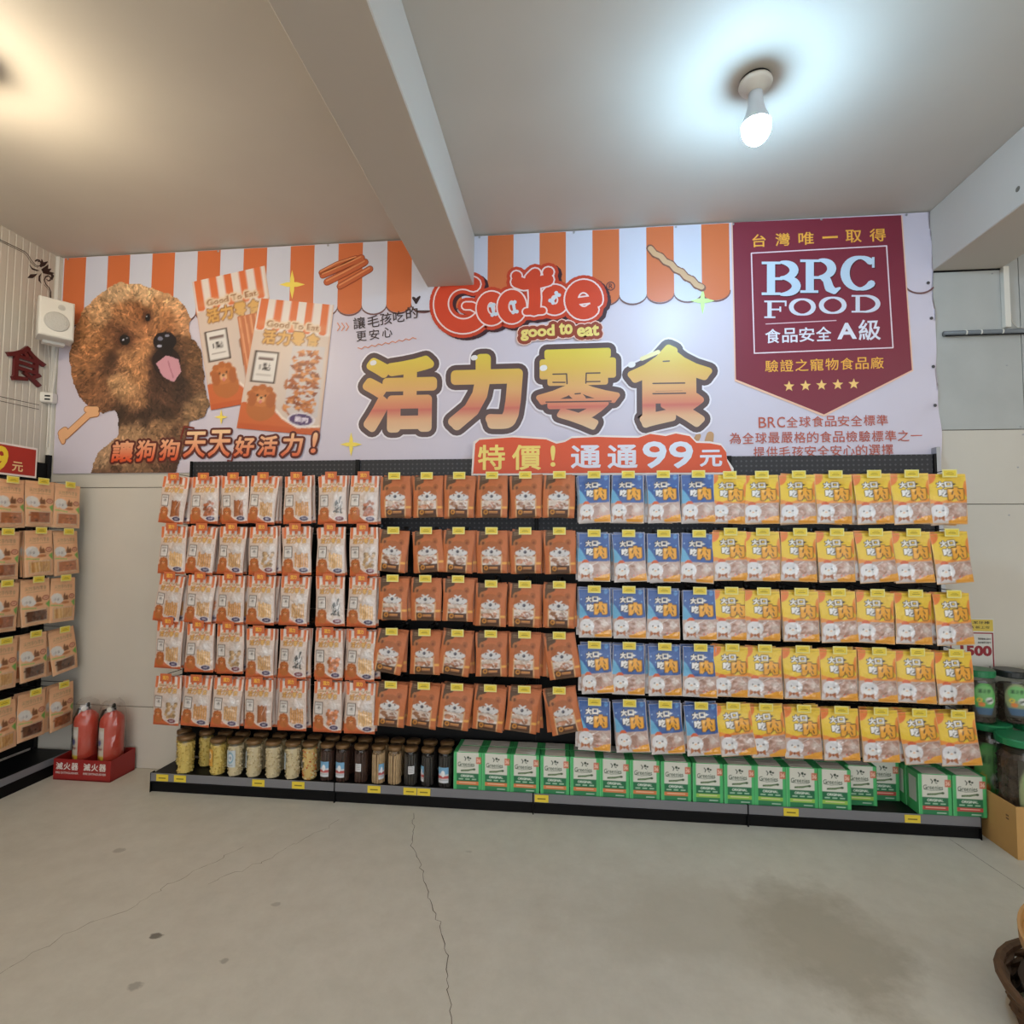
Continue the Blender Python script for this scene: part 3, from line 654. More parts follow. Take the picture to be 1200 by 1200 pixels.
# printed dog
def dog():
    x0, x1, y0, y1 = 90.0, 945.0, 325.0, 1200.0; px = .46
    c = Canvas(x1-x0, y1-y0, px); X, Y = c.X+x0, c.Y+y0; H_, W_ = X.shape
    n1 = vnoise(H_, W_, 26, 1, 3); n2 = vnoise(H_, W_, 26, 2, 3)
    wx, wy = (n1-.5)*46, (n2-.5)*46
    sil = [(530, 340), (480, 368), (420, 405), (370, 460), (335, 530), (315, 620), (308, 700), (322, 780), (352, 850), (395, 888), (450, 915), (512, 905), (522, 940), (520, 1010), (495, 1040), (440, 1080), (415, 1130), (398, 1188), (775, 1188), (800, 1110), (825, 1010), (840, 955), (895, 935), (925, 880), (905, 800), (895, 720), (888, 640), (868, 600), (838, 588), (836, 548), (843, 500), (815, 440), (760, 400), (690, 375), (620, 348), (570, 352)]
    cc = Canvas(c.w, c.h, px); cc.X, cc.Y = X+wx*.35, Y+wy*.35; keep = cc.pmask(sil)
    B = [(530, 380, 206, 160, 112), (640, 400, 206, 160, 112), (760, 440, 200, 146, 98), (430, 470, 196, 142, 92), (370, 560, 186, 124, 74), (350, 700, 166, 104, 58), (400, 820, 140, 86, 50), (450, 880, 128, 80, 48), (460, 640, 166, 104, 58),
         (560, 480, 184, 118, 68), (600, 470, 146, 84, 44), (620, 560, 176, 108, 62), (700, 470, 196, 130, 78), (740, 520, 160, 96, 52), (810, 520, 196, 134, 86), (540, 560, 120, 72, 42), (500, 680, 92, 56, 36), (560, 680, 184, 122, 72),
         (620, 740, 176, 114, 66), (560, 800, 190, 136, 86), (600, 870, 168, 112, 68), (660, 640, 190, 124, 72), (690, 700, 70, 40, 28), (700, 800, 76, 46, 32), (740, 850, 96, 60, 40), (800, 640, 110, 70, 42), (860, 660, 120, 78, 46),
         (860, 780, 108, 70, 44), (880, 880, 142, 102, 66), (790, 820, 54, 34, 26), (620, 935, 52, 32, 24), (560, 925, 66, 42, 28), (700, 900, 72, 46, 32), (600, 1000, 176, 130, 86), (700, 980, 150, 106, 68), (760, 1040, 110, 74, 48),
         (560, 1080, 168, 124, 84), (450, 1120, 170, 128, 90), (470, 1180, 96, 64, 44), (700, 1120, 110, 74, 50), (620, 1180, 134, 96, 64), (760, 1170, 80, 52, 38)]
    num = np.zeros((H_, W_, 3)); den = np.zeros((H_, W_))
    for bx, by, r_, g_, b_ in B:
        d = (X+wx-bx)**2+(Y+wy-by)**2; k = np.exp(-d/(2*27.0**2))+1e-5/(1+d/4000); num += k[..., None]*np.array((r_, g_, b_)); den += k
    a = num/den[..., None]
    curl = vnoise(H_, W_, 40, 5, 2); fine = vnoise(H_, W_, 80, 6, 2)-.5; sh = vnoise(H_, W_, 12, 9, 2)-.5
    a = a*(1+.30*(curl-.5)+.25*fine+.22*sh)[..., None]
    gr = a.mean(-1, keepdims=True); a = (a*.80+gr*.20)*1.06
    # locks of curly hair: short bent strokes, each a shade of the coat beneath it
    rg = np.random.default_rng(11); base = a.copy()
    for k in range(5200):
        hx, hy = rg.uniform(x0, x1), rg.uniform(y0, y1)
        i_, j_ = int((hx-x0)*px), int((hy-y0)*px)
        if not (0 <= i_ < W_ and 0 <= j_ < H_) or not keep[j_, i_]: continue
        cxx, cyy = (640, 600) if hy < 900 else (640, 860)
        an = math.atan2(hy-cyy, hx-cxx)+rg.normal(0, .55); L_ = rg.uniform(12, 24)*(1.2 if hy < 900 else .9); wd = rg.uniform(2.2, 4.6); bend = rg.uniform(-.9, .9)
        col = base[j_, i_]*rg.choice([.62, .74, .86, 1.12, 1.25, 1.38])+rg.normal(0, 3)
        for t in range(6):
            aa = an+bend*t/5; qx, qy = hx+math.cos(aa)*L_*t/5, hy+math.sin(aa)*L_*t/5; r_ = wd*(1-.1*t)*px
            ci, cj = (qx-x0)*px, (qy-y0)*px; ia, ib, ja, jb = int(ci-r_-1), int(ci+r_+2), int(cj-r_-1), int(cj+r_+2)
            if ia < 0 or ja < 0 or ib > W_ or jb > H_: continue
            gy, gx = np.mgrid[ja:jb, ia:ib]; m_ = (gx+.5-ci)**2+(gy+.5-cj)**2 <= r_*r_
            a[ja:jb, ia:ib][m_] = a[ja:jb, ia:ib][m_]*.35+col*.65
    c.a = a; c.X, c.Y = X, Y
    def soft(*k): c.soft(*k)
    soft(740, 690, 74, 95, (34, 20, 20), .95); soft(700, 650, 30, 50, (46, 26, 22), .8)
    c.X, c.Y = X+wx*.12, Y+wy*.12
    c.ell(735, 690, 62, 62, (38, 22, 24)); c.poly([(690, 700), (735, 662), (788, 684), (800, 735), (768, 780), (722, 757)], (206, 150, 164)); c.line([(742, 690), (765, 760)], 3, (180, 118, 134))
    c.ell(727, 603, 52, 42, (26, 20, 26)); c.ell(740, 640, 26, 26, (26, 18, 22)); c.ell(708, 590, 12, 8, (120, 120, 140)); c.ell(704, 622, 10, 7, (180, 180, 200)); c.ell(738, 578, 9, 6, (140, 140, 160))
    soft(553, 600, 46, 44, (64, 34, 24), .9); c.ell(553, 597, 23, 23, (16, 12, 16)); c.ell(547, 596, 5, 4, (220, 220, 230)); c.ell(563, 588, 3, 3, (160, 160, 170))
    soft(652, 495, 26, 36, (70, 38, 26), .85); c.ell(653, 499, 12, 18, (16, 12, 16)); c.ell(648, 494, 3, 4, (190, 190, 200))
    soft(490, 670, 34, 44, (58, 36, 26), .7)
    nx, ny = int((x1-x0)/3.75*1.3), int((y1-y0)/3.75*1.3)
    cl = c.cells(nx, ny); yi = ((np.arange(ny)+.5)*H_/ny).astype(int); xi = ((np.arange(nx)+.5)*W_/nx).astype(int); kp = keep[yi][:, xi]
    P = np.zeros((ny, nx, 3))
    for j in range(ny):
        for i in range(nx):
            q = P2((x0+(i+.5)*(x1-x0)/nx)/3.75, 240+(y0+(j+.5)*(y1-y0)/ny)/3.75); P[j, i] = (q[0], YB-.0045-.0007*2.5, q[1])
    P[..., 2] = np.maximum(P[..., 2], 1.706)
    link('dog_print', grid_mesh('dog_print', P, cl, mat('print_ink', attr='print', rough=.4), kp, smooth=False), ban, label='printed portrait of a curly brown dog with its tongue out')
dog()

# ================================================================== POUCHES
M_pouch = mat('printed_pouch_film', attr='print', rough=.36, bump=.35, bscale=38, coat=.15)
M_matte = mat('printed_matte_film', attr='print', rough=.5, bump=.3, bscale=34)
M_window = mat('clear_window_film', attr='print', rough=.15, spec=.6, bump=.5, bscale=42, coat=.8)
M_print = mat('print_ink', attr='print', rough=.4)
def pouch_mesh(name, w_, h_, t, art, nx, ny, seed, m, win=None, creases=1.0):
    cl = art.cells(nx, ny); u = np.linspace(0, 1, nx)[None, :]; v = np.linspace(0, 1, ny)[:, None]
    n = vnoise(ny, nx, 7, seed, 2)-.5
    pu = np.clip(np.sin(np.pi*u), 0, 1)**.55
    pv = np.clip((v-.09)/.35, 0, 1); pv = pv*pv*(3-2*pv)*np.clip((1-v)/.07, 0, 1)**.6
    Yd = -t*(.12+.88*pu*pv)*1.0-n*.006*creases*pv*pu-.0008
    P = np.stack([(u-.5)*w_*np.ones_like(v)+(np.sin(v*5+seed)*.0025*(u-.5)*2), Yd, (.012-v*h_)*np.ones_like(u)], -1)
    # back sheet
    bx, by = 6, 8; B = []; F = []
    for j in range(by):
        for i in range(bx):
            a, b = i/(bx-1), j/(by-1); B.append(((a-.5)*w_, .0006+.25*t*math.sin(math.pi*a)*math.sin(math.pi*b)*(b > .1), .012-b*h_))
    for j in range(by-1):
        for i in range(bx-1): k = j*bx+i; F.append((k, k+1, k+bx+1, k+bx))
    me = grid_mesh(name, P, cl, m, extra=(np.array(B), F, cl.mean((0, 1))*.8))
    wm = None
    if win:
        i0, i1, j0, j1 = int(win[0]*nx), int(win[1]*nx), int(win[2]*ny), int(win[3]*ny)
        Pw = P[j0:j1+1, i0:i1+1].copy(); Pw[..., 1] -= .0007; r_ = np.random.default_rng(seed+50)
        Pw[..., 1] -= (vnoise(Pw.shape[0], Pw.shape[1], 8, seed+9, 2)*.0035)
        wm = grid_mesh('clear_window', Pw, cl[j0:j1+1, i0:i1+1], M_window)
    return me, wm

def art_goody(kind, px=150):
    c = Canvas(.62, 1, px, (216, 196, 184))
    W_, O = (232, 220, 214), (222, 116, 66)
    c.rect(0, .0, .62, .25, W_)
    for k in range(5): c.rect(.02+k*.125, 0, .082+k*.125, .225, O); c.ell(.051+k*.125, .225, .031, .020, O)
    c.soft(.31, .19, .28, .035, (232, 208, 184), .6)
    c.text('Good To Eat', .10, .165, .52, .215, (160, 108, 70), (230, 206, 178), .014, .02)
    for k, ch in enumerate('活力零食'): c.text(ch, .085+k*.115, .235, .19+k*.115, .345, (222, 172, 96), (156, 104, 62), .007, .035)
    c.soft(.45, .60, .16, .26, (198, 188, 186), .95); c.soft(.47, .45, .09, .07, (228, 224, 224), .6)  # silvery window, its pale upper spot is glare painted in
    # contents
    r_ = random.Random(kind*7+1)
    tone = [(196, 138, 78), (206, 128, 84), (184, 150, 110), (178, 108, 66), (198, 150, 96), (70, 56, 50), (214, 168, 110), (160, 92, 58)][kind % 8]
    if kind % 8 in (0, 4, 6):
        for k in range(6): x = .31+k*.046; c.line([(x, .54+r_.random()*.06), (x+.01, .80+.02*k)], .020, tone); c.line([(x-.006, .58), (x+.002, .8)], .004, tuple(min(255, q+34) for q in tone))
    elif kind % 8 == 5:
        for k in range(9): c.line([(.36+r_.random()*.17, .45+r_.random()*.3), (.36+r_.random()*.17, .5+r_.random()*.3)], .016, (60+r_.randint(0, 40),)*3)
        for k in range(6): c.line([(.36+r_.random()*.17, .45+r_.random()*.3), (.36+r_.random()*.17, .5+r_.random()*.3)], .006, (216, 214, 214))
    elif kind % 8 == 3:
        for k in range(5): c.line([(.34+k*.04, .52+.02*(k%2)), (.35+k*.04, .84)], .022, tuple(int(q*(.86+.08*(k%3))) for q in tone))
    else:
        for k in range(26):
            g = .78+.36*r_.random(); c.ell(.34+r_.random()*.2, .54+r_.random()*.30, .036, .034, tuple(int(q*g) for q in tone))
    for k in range(2): c.line([(.40+r_.random()*.15, .36+r_.random()*.3), (.42+r_.random()*.13, .4+r_.random()*.3)], .007, (240, 236, 234), .55)  # white slashes over the contents: film glare painted into the colour
    # lower band and curve
    c.poly([(0, .80), (.10, .79), (.22, .80), (.33, .90), (.45, .955), (.62, .93), (.62, 1), (0, 1)], (206, 106, 60))
    c.line([(.24, .80), (.33, .89), (.45, .95), (.61, .93)], .008, (240, 226, 214))
    c.rect(.0, .955, .62, 1, (196, 92, 52), .7)
    # card with figures
    c.rect(.045, .40, .235, .64, (74, 56, 48)); c.rect(.06, .413, .22, .627, (226, 220, 216))
    c.rect(.08, .45, .20, .468, (120, 100, 96)); c.text('1點', .10, .49, .185, .545, (60, 52, 52), bevel=.02); c.rect(.08, .575, .2, .583, (170, 160, 156))
    # little dog
    c.ell(.15, .755, .115, .095, (226, 196, 170)); c.ell(.16, .83, .11, .10, (186, 110, 60)); c.ell(.15, .74, .10, .082, (200, 122, 68)); [c.ell(.15+.085*math.cos(q), .74+.07*math.sin(q), .028, .024, (182, 104, 54)) for q in (2.6, 3.3, 4.0, 4.7, 5.4, 6.1, 6.8)]; c.ell(.085, .77, .035, .055, (176, 100, 56)); c.ell(.225, .77, .035, .055, (176, 100, 56))
    c.ell(.15, .765, .03, .024, (226, 172, 124)); c.ell(.15, .752, .012, .009, (40, 26, 24)); c.ell(.12, .735, .009, .009, (40, 26, 24)); c.ell(.18, .735, .009, .009, (40, 26, 24)); c.ell(.15, .782, .010, .014, (214, 130, 130))
    # seal
    c.ell(.475, .89, .10, .058, (226, 216, 220)); c.ell(.475, .89, .085, .047, ((62, 50, 84), (74, 56, 92), (124, 60, 66))[kind % 3]); c.rect(.43, .885, .52, .893, (220, 210, 220)); c.rect(.44, .903, .51, .909, (220, 210, 220))
    c.rect(0, 0, .012, 1, (206, 150, 120), .5); c.rect(.608, 0, .62, 1, (206, 150, 120), .5)
    return c
def art_bear(kind, px=150):
    c = Canvas(.72, 1, px, (196, 112, 66))
    c.rect(0, 0, .72, .06, (190, 108, 64)); c.rect(0, .055, .72, .062, (168, 92, 54))
    c.poly([(.06, 0), (.28, 0), (.27, .16), (.12, .24), (.10, .34), (.05, .34)], (92, 66, 44)); c.rect(.10, .05, .24, .062, (170, 140, 110)); c.rect(.10, .085, .24, .097, (150, 120, 92))
    c.ell(.16, .29, .065, .08, (178, 112, 66)); c.ell(.165, .30, .032, .042, (110, 66, 42)); c.ell(.545, .28, .065, .075, (170, 98, 56)); c.ell(.545, .29, .03, .038, (140, 76, 44))
    c.ell(.355, .47, .235, .22, (172, 100, 58)); c.rect(.13, .44, .58, .80, (176, 102, 58))
    S = (216, 212, 212)
    for x, y, rx, ry in ((.27, .49, .085, .045), (.44, .49, .085, .045), (.355, .47, .06, .05), (.18, .52, .05, .045), (.53, .52, .05, .045), (.30, .55, .13, .05), (.42, .55, .13, .05)): c.ell(x, y, rx, ry, S)
    c.line([(.29, .40), (.33, .425)], .018, S); c.line([(.42, .40), (.38, .425)], .018, S)
    c.ell(.355, .50, .038, .038, (58, 52, 66)); c.ell(.345, .49, .010, .008, (150, 150, 170)); c.ell(.235, .475, .018, .02, (92, 66, 58)); c.ell(.475, .475, .018, .02, (92, 66, 58))
    c.line([(.24, .58), (.30, .60), (.355, .575), (.41, .60), (.47, .58)], .006, (150, 140, 140))
    t = [(176, 118, 88), (186, 126, 94), (160, 112, 84), (190, 134, 104)][kind % 4]
    c.poly([(.14, .60), (.57, .60), (.57, .80), (.14, .80)], (206, 186, 172)); r_ = random.Random(kind+3)
    for k in range(9):
        g = .84+.25*r_.random(); c.ell(.20+r_.random()*.30, .66+r_.random()*.12, .07, .035, tuple(int(q*g) for q in t))
    for k in range(3): x = .2+r_.random()*.28; c.line([(x, .62+r_.random()*.06), (x+.06, .66+r_.random()*.1)], .010, (240, 236, 234), .6)  # white slashes are window glare painted into the artwork
    c.rect(.115, .56, .14, .98, (222, 178, 130)); c.rect(.57, .56, .595, .98, (222, 178, 130), .9)
    c.rect(.14, .80, .57, .94, (84, 50, 32)); c.ell(.225, .87, .055, .055, (206, 140, 54)); c.ell(.225, .87, .03, .03, (120, 70, 36)); c.rect(.30, .85, .50, .872, (220, 150, 84)); c.rect(.30, .885, .5, .898, (190, 130, 80))
    c.rect(.14, .94, .57, 1, (110, 84, 66)); c.rect(.595, .74, .72, .785, (232, 172, 84))
    c.rect(.70, .06, .72, 1, (168, 90, 50), .6)
    return c
def art_chick(col, px=150):
    blue = col == 'blue'
    A, Bc, Ed = ((62, 98, 164), (110, 178, 218), (222, 216, 216)) if blue else ((238, 200, 64), (240, 168, 70), (236, 186, 130))
    c = Canvas(.67, 1, px, A)
    if blue:
        c.poly([(0, .28), (.06, .34), (.14, .46), (.22, .60), (0, .62)], Bc); c.ell(.58, .07, .04, .05, (96, 150, 206)); c.ell(.06, .22, .012, .016, (170, 200, 230)); c.ell(.15, .33, .01, .014, (150, 190, 226)); c.ell(.6, .26, .012, .016, (120, 170, 220))
    else:
        c.ell(.0, .05, .15, .17, (234, 128, 62)); c.ell(.66, .30, .06, .16, (234, 140, 62)); c.poly([(0, .50), (.2, .56), (.3, .52), (.42, .56), (.67, .50), (.67, .64), (0, .66)], (236, 150, 66)); c.line([(.2, .07), (.58, .07)], .006, (200, 160, 50))
    c.rect(0, .055, .67, .062, tuple(int(q*.8) for q in A))
    K = (40, 34, 40)
    c.text('大', .15, .16, .285, .285, (244, 240, 236), K, .012, .055); c.text('口', .295, .165, .42, .275, (244, 240, 236), K, .012, .055)
    c.poly([(.43, .19), (.49, .215), (.43, .24)], (240, 240, 240) if blue else K)
    c.text('吃', .18, .31, .33, .46, (240, 236, 234), K, .012, .045)
    m = c.tmask('肉', .33, .275, .60, .53, .09); c.put(dilate(m, 2), K); c.put(m, (240, 170, 60)); c.line([(.415, .35), (.40, .41)], .010, K); c.line([(.50, .34), (.53, .40)], .010, K); c.line([(.44, .44), (.43, .50)], .009, K); c.line([(.51, .44), (.53, .49)], .009, K); c.ell(.38, .34, .03, .03, (250, 200, 120))
    # window
    c.poly([(.0, .60), (.27, .585), (.67, .575), (.67, 1), (0, 1)], (196, 168, 158))
    r_ = random.Random(5 if blue else 9)
    for k in range(12):
        g = r_.randint(-16, 14); c.ell(.32+r_.random()*.30, .64+r_.random()*.22, .07, .05, (186+g, 148+g, 134+g))
    c.soft(.52, .72, .08, .08, (224, 214, 208), .8); c.line([(.30, .66), (.42, .60)], .006, (240, 236, 234), .8); c.line([(.5, .62), (.62, .74)], .005, (240, 236, 234), .6)  # pale patch and thin white lines: painted glare on the film
    c.poly([(.30, .93), (.42, .90), (.52, .85), (.67, .83), (.67, 1), (.28, 1)], (240, 168, 66)); c.ell(.40, .87, .016, .02, (214, 116, 90)); c.ell(.47, .86, .01, .014, (214, 116, 90))
    c.poly([(0, .86), (.30, .90), (.34, 1), (0, 1)], (214, 206, 206))
    # chick
    c.ell(.165, .595, .055, .045, (214, 100, 58)); c.ell(.13, .60, .035, .03, (214, 100, 58)); c.ell(.20, .60, .035, .03, (214, 100, 58))
    c.ell(.175, .755, .145, .145, (226, 224, 228)); c.ell(.175, .80, .10, .07, (234, 232, 232)); c.ell(.125, .735, .014, .017, (50, 40, 46)); c.ell(.225, .735, .014, .017, (50, 40, 46)); c.ell(.175, .765, .022, .010, (230, 160, 60))
    c.poly([(.165, .88), (.08, .83), (.07, .95)], (180, 108, 62)); c.poly([(.165, .88), (.25, .83), (.26, .95)], (180, 108, 62)); c.ell(.165, .885, .022, .028, (150, 84, 48))
    for a, b, c_, d in ((0, 0, .014, 1), (.656, 0, .67, 1), (0, .982, .67, 1), (0, 0, .67, .012)): c.rect(a, b, c_, d, Ed, .9)
    return c
def art_peach(kind, px=140):
    c = Canvas(.66, 1, px, (232, 178, 136)); c.rect(0, .07, .66, .078, (212, 156, 116))
    c.text('天然手作零食', .10, .16, .58, .25, (178, 148, 112), bevel=.01); c.rect(.12, .27, .56, .285, (206, 164, 124))
    c.ell(.15, .43, .12, .085, (220, 214, 208)); c.ell(.21, .50, .09, .07, (220, 214, 208)); c.ell(.09, .45, .05, .10, (214, 208, 204)); c.text('小食', .08, .45, .22, .51, (150, 140, 140), bevel=.01)
    c.poly([(.30, .42), (.33, .36), (.35, .34), (.37, .42), (.40, .38), (.43, .43), (.43, .50), (.30, .50)], (130, 84, 54)); c.ell(.53, .43, .085, .055, (158, 70, 46)); c.ell(.53, .43, .065, .038, (224, 170, 140)); c.rect(.49, .42, .57, .435, (158, 70, 46)); c.ell(.36, .56, .10, .03, (190, 120, 74)); c.poly([(.52, .55), (.62, .50), (.62, .66), (.55, .60)], (124, 176, 84)); c.line([(.05, .60), (.3, .63)], .012, (150, 184, 104))
    t = [(172, 104, 66), (206, 156, 96), (96, 62, 44), (150, 88, 56)][kind % 4]; r_ = random.Random(kind)
    c.rect(.08, .66, .56, .92, (216, 180, 150)); c.rect(.10, .68, .54, .90, t)
    for k in range(14):
        x = .1+r_.random()*.42
        if kind % 4 == 1: c.line([(x, .68), (x+.01, .90)], .010, (226, 184, 130) if k % 2 else (186, 132, 80))
        else:
            g = .72+.5*r_.random(); c.ell(x, .70+r_.random()*.18, .035, .022, tuple(int(q*g) for q in t))
    c.rect(.0, .95, .66, 1, (238, 190, 150)); c.rect(0, 0, .012, 1, (244, 206, 170)); c.rect(.648, 0, .66, 1, (214, 160, 124))
    return c
GOODY = [pouch_mesh('treat_pouch', .152, .248, .013, art_goody(k), 40, 62, 10+k, M_pouch, (.40, .97, .34, .90)) for k in range(8)]
BEAR = [pouch_mesh('treat_pouch', .154, .210, .013, art_bear(k), 42, 58, 30+k, M_matte, (.19, .80, .58, .80)) for k in range(4)]
BLUE = [pouch_mesh('treat_pouch', .153, .234, .011, art_chick('blue'), 42, 64, 40+k, M_pouch, (.34, .97, .61, .92)) for k in range(3)]
YELL = [pouch_mesh('treat_pouch', .160, .232, .011, art_chick('yellow'), 42, 62, 50+k, M_pouch, (.34, .97, .61, .92)) for k in range(4)]
PEACH = [pouch_mesh('treat_pouch', .152, .245, .012, art_peach(k), 36, 56, 60+k, M_matte, (.12, .86, .65, .92)) for k in range(4)]
# plainer copies of the same films for pouches deep in a stack, of which only edges show
def coarse(kind_art, w_, h_, t, seed, m): return pouch_mesh('treat_pouch', w_, h_, t, kind_art, 20, 30, seed, m)[0]
GOODY_B = [coarse(art_goody(k, 80), .152, .248, .011, 70+k, M_pouch) for k in (0, 1)]
BEAR_B = [coarse(art_bear(0, 80), .154, .210, .011, 72, M_matte)]; BLUE_B = [coarse(art_chick('blue', 80), .153, .234, .010, 73, M_pouch)]
YELL_B = [coarse(art_chick('yellow', 80), .160, .232, .010, 74, M_pouch)]; PEACH_B = [coarse(art_peach(0, 80), .152, .245, .010, 75, M_matte)]

# ------------------------------------------------------------------ hooks with ticket plates
M_wire = mat('dark_hook_wire', (52, 50, 50), .35, metal=.6)
M_yel = mat('yellow_ticket', (232, 206, 62), .45); M_ylt = mat('ticket_border', (232, 222, 140), .45); M_ink = mat('ticket_ink', (140, 120, 40), .6)
M_otk = mat('orange_ticket', (206, 108, 66), .45); M_oink = mat('orange_ticket_print', (244, 186, 76), .45)
def hook_meshes():
    L_ = .245
    hk = MB().tube([(0, L_, -.012), (0, .01, -.012), (0, .0, -.004), (0, -.002, .004)], .0026, 6)
    hk.tube([(0, L_, .016), (0, .006, .016), (0, .0, .012)], .0018, 6)
    hk.box((-.018, L_, -.022), (.018, L_+.004, .026))
    return hk.mesh('display_hook', M_wire, True)
HOOK = hook_meshes()
TAGY = MB().box((-.031, -.0035, -.018), (.031, -.0015, .018), bev=.0004).mesh('price_tag', M_ylt)
TICKY = MB().box((-.026, -.0042, -.012), (.026, -.0036, .013)).mesh('ticket', M_yel)
TLINE = MB().box((-.016, -.0046, -.004), (.016, -.0042, -.0015), 0).box((-.011, -.0046, .003), (.011, -.0042, .0045)).mesh('ticket_print', M_ink)
TAGO = MB().box((-.031, -.0035, -.020), (.031, -.0015, .020), bev=.0004).mesh('price_tag', M_otk)
_v, _fc = fit_text('活力', -.017, -.011, .017, .011, bevel=.05)
TICKO = MB().add([(x, -.0042+y, z) for x, y, z in _v], _fc).mesh('ticket_print', M_oink)
def hook(x, y, z, rz, kind, label, group):
    h_ = link('display_hook', HOOK, None, (x, y, z), (0, 0, rz), label=label, cat='display hook', group=group)
    t_ = link('price_tag', TAGY if kind != 'goody' else TAGO, h_)
    if kind != 'goody': link('ticket', TICKY, t_); link('ticket_print', TLINE, t_)
    else: link('ticket_print', TICKO, t_)
    return h_
C27 = [.065, .236, .404, .572, .755, .944, 1.119, 1.282, 1.452, 1.620, 1.787, 1.955, 2.125, 2.295, 2.461, 2.629, 2.795, 2.941, 3.089, 3.258, 3.422, 3.593, 3.758, 3.922]
C34 = [.119, .287, .450, .613, .792, .976, 1.146, 1.305, 1.470, 1.634, 1.797, 1.961, 2.126, 2.292, 2.454, 2.617, 2.779, 2.921, 3.065, 3.229, 3.390, 3.557, 3.716, 3.876]
CX_ = [a*.57+b*.43 for a, b in zip(C27, C34)]; YH = -.300
def rowz(r_, c):
    g = c < 7; b = 7 <= c < 13; bl = 13 <= c < 17
    if r_ == 0: return 1.647 if g else (1.643 if b else (1.642 if bl else 1.637))
    if r_ == 1: return 1.382 if g else (1.367 if b else (1.357 if bl else 1.367))
    if r_ == 2: return 1.126 if g else ((1.127 if c < 10 else 1.106) if b else (1.087 if bl else 1.089))
    if r_ == 3: return (.889, .875, .872)[c] if c < 3 else (.857 if g else (.862 if b else (.821 if bl else .825)))
    return .598 if g else (.600 if b else (.552 if bl else .556))
ROW = ['top row', 'second row down', 'third row down', 'fourth row down', 'bottom row']
ORD = ['first', 'second', 'third', 'fourth', 'fifth', 'sixth', 'seventh']
TILT = {(1, 7): -5, (1, 8): 5, (0, 7): 2, (0, 9): -1, (1, 9): -3, (1, 10): 1, (1, 12): 2, (3, 7): -10, (3, 8): 0, (3, 9): -7, (3, 11): -1, (3, 12): 9, (4, 7): -4, (4, 8): -5, (4, 9): -7, (4, 10): -5, (4, 11): -6, (4, 12): 13,
        (0, 0): -5, (0, 1): 0, (0, 3): -4, (1, 1): -5, (1, 2): -3, (2, 0): -7, (2, 1): -4, (4, 1): -3, (4, 2): -3, (3, 13): 6, (3, 14): -1, (4, 14): 5, (4, 15): 4, (4, 16): 4, (4, 17): 8, (4, 18): 5, (1, 14): 3, (1, 16): -3, (0, 15): 2,
        (4, 22): 6, (4, 23): 5, (1, 21): 5, (1, 22): 3, (1, 23): 5, (2, 20): 3, (2, 23): 3, (0, 21): 3, (0, 22): 3, (3, 22): 0, (3, 13): 5}
KN = {'goody': ('orange-striped treat bag', 'orange-striped treat bags'), 'bear': ('brown bear-face treat bag', 'brown bear-face treat bags'), 'blue': ('blue chick treat bag', 'blue chick treat bags'), 'yellow': ('yellow chick treat bag', 'yellow chick treat bags'), 'peach': ('peach-coloured treat bag', 'peach-coloured treat bags')}
rr = random.Random(21)
def stack(x, y, z, rz, kind, front, back, n, tilt, where, col, seed):
    """pouches threaded on one hook, the front one nearest the ticket"""
    s_ = random.Random(seed); nm, grp = KN[kind]; c_, si = math.cos(rz), math.sin(rz)
    yy = .016+(seed % 2)*.006
    for k in range(n):
        dx = 0 if k == 0 else s_.uniform(-.017, .013); dz = 0 if k == 0 else s_.uniform(-.002, .006)
        px_, py_ = x+c_*dx-si*yy, y+si*dx+c_*yy
        tl = tilt if k == 0 else tilt*.35+s_.uniform(-4, 4)
        lab = ('%s hanging in front, %s' if k == 0 else ('%s second on its hook, %s' if k == 1 else ('%s third on its hook, %s' if k == 2 else '%s deepest on its hook, %s'))) % (nm, where)
        me, wn = front if k == 0 else (back[s_.randrange(len(back))], None)
        o = link({'goody': 'striped_treat_pouch', 'bear': 'bear_face_pouch', 'blue': 'blue_treat_pouch', 'yellow': 'yellow_treat_pouch', 'peach': 'peach_treat_pouch'}[kind], me, None, (px_, py_, z-.012+dz), (math.radians(-1.5 if k == 0 else s_.uniform(-1, 1)), math.radians(-tl), rz+math.radians(s_.uniform(-4, 4) if k == 0 else 0)), label=lab, cat='treat bag', group=grp+(' on the side rack' if kind == 'peach' else ' on the long rack'))
        if wn is not None: link('clear_window', wn, o)
        yy += .0165
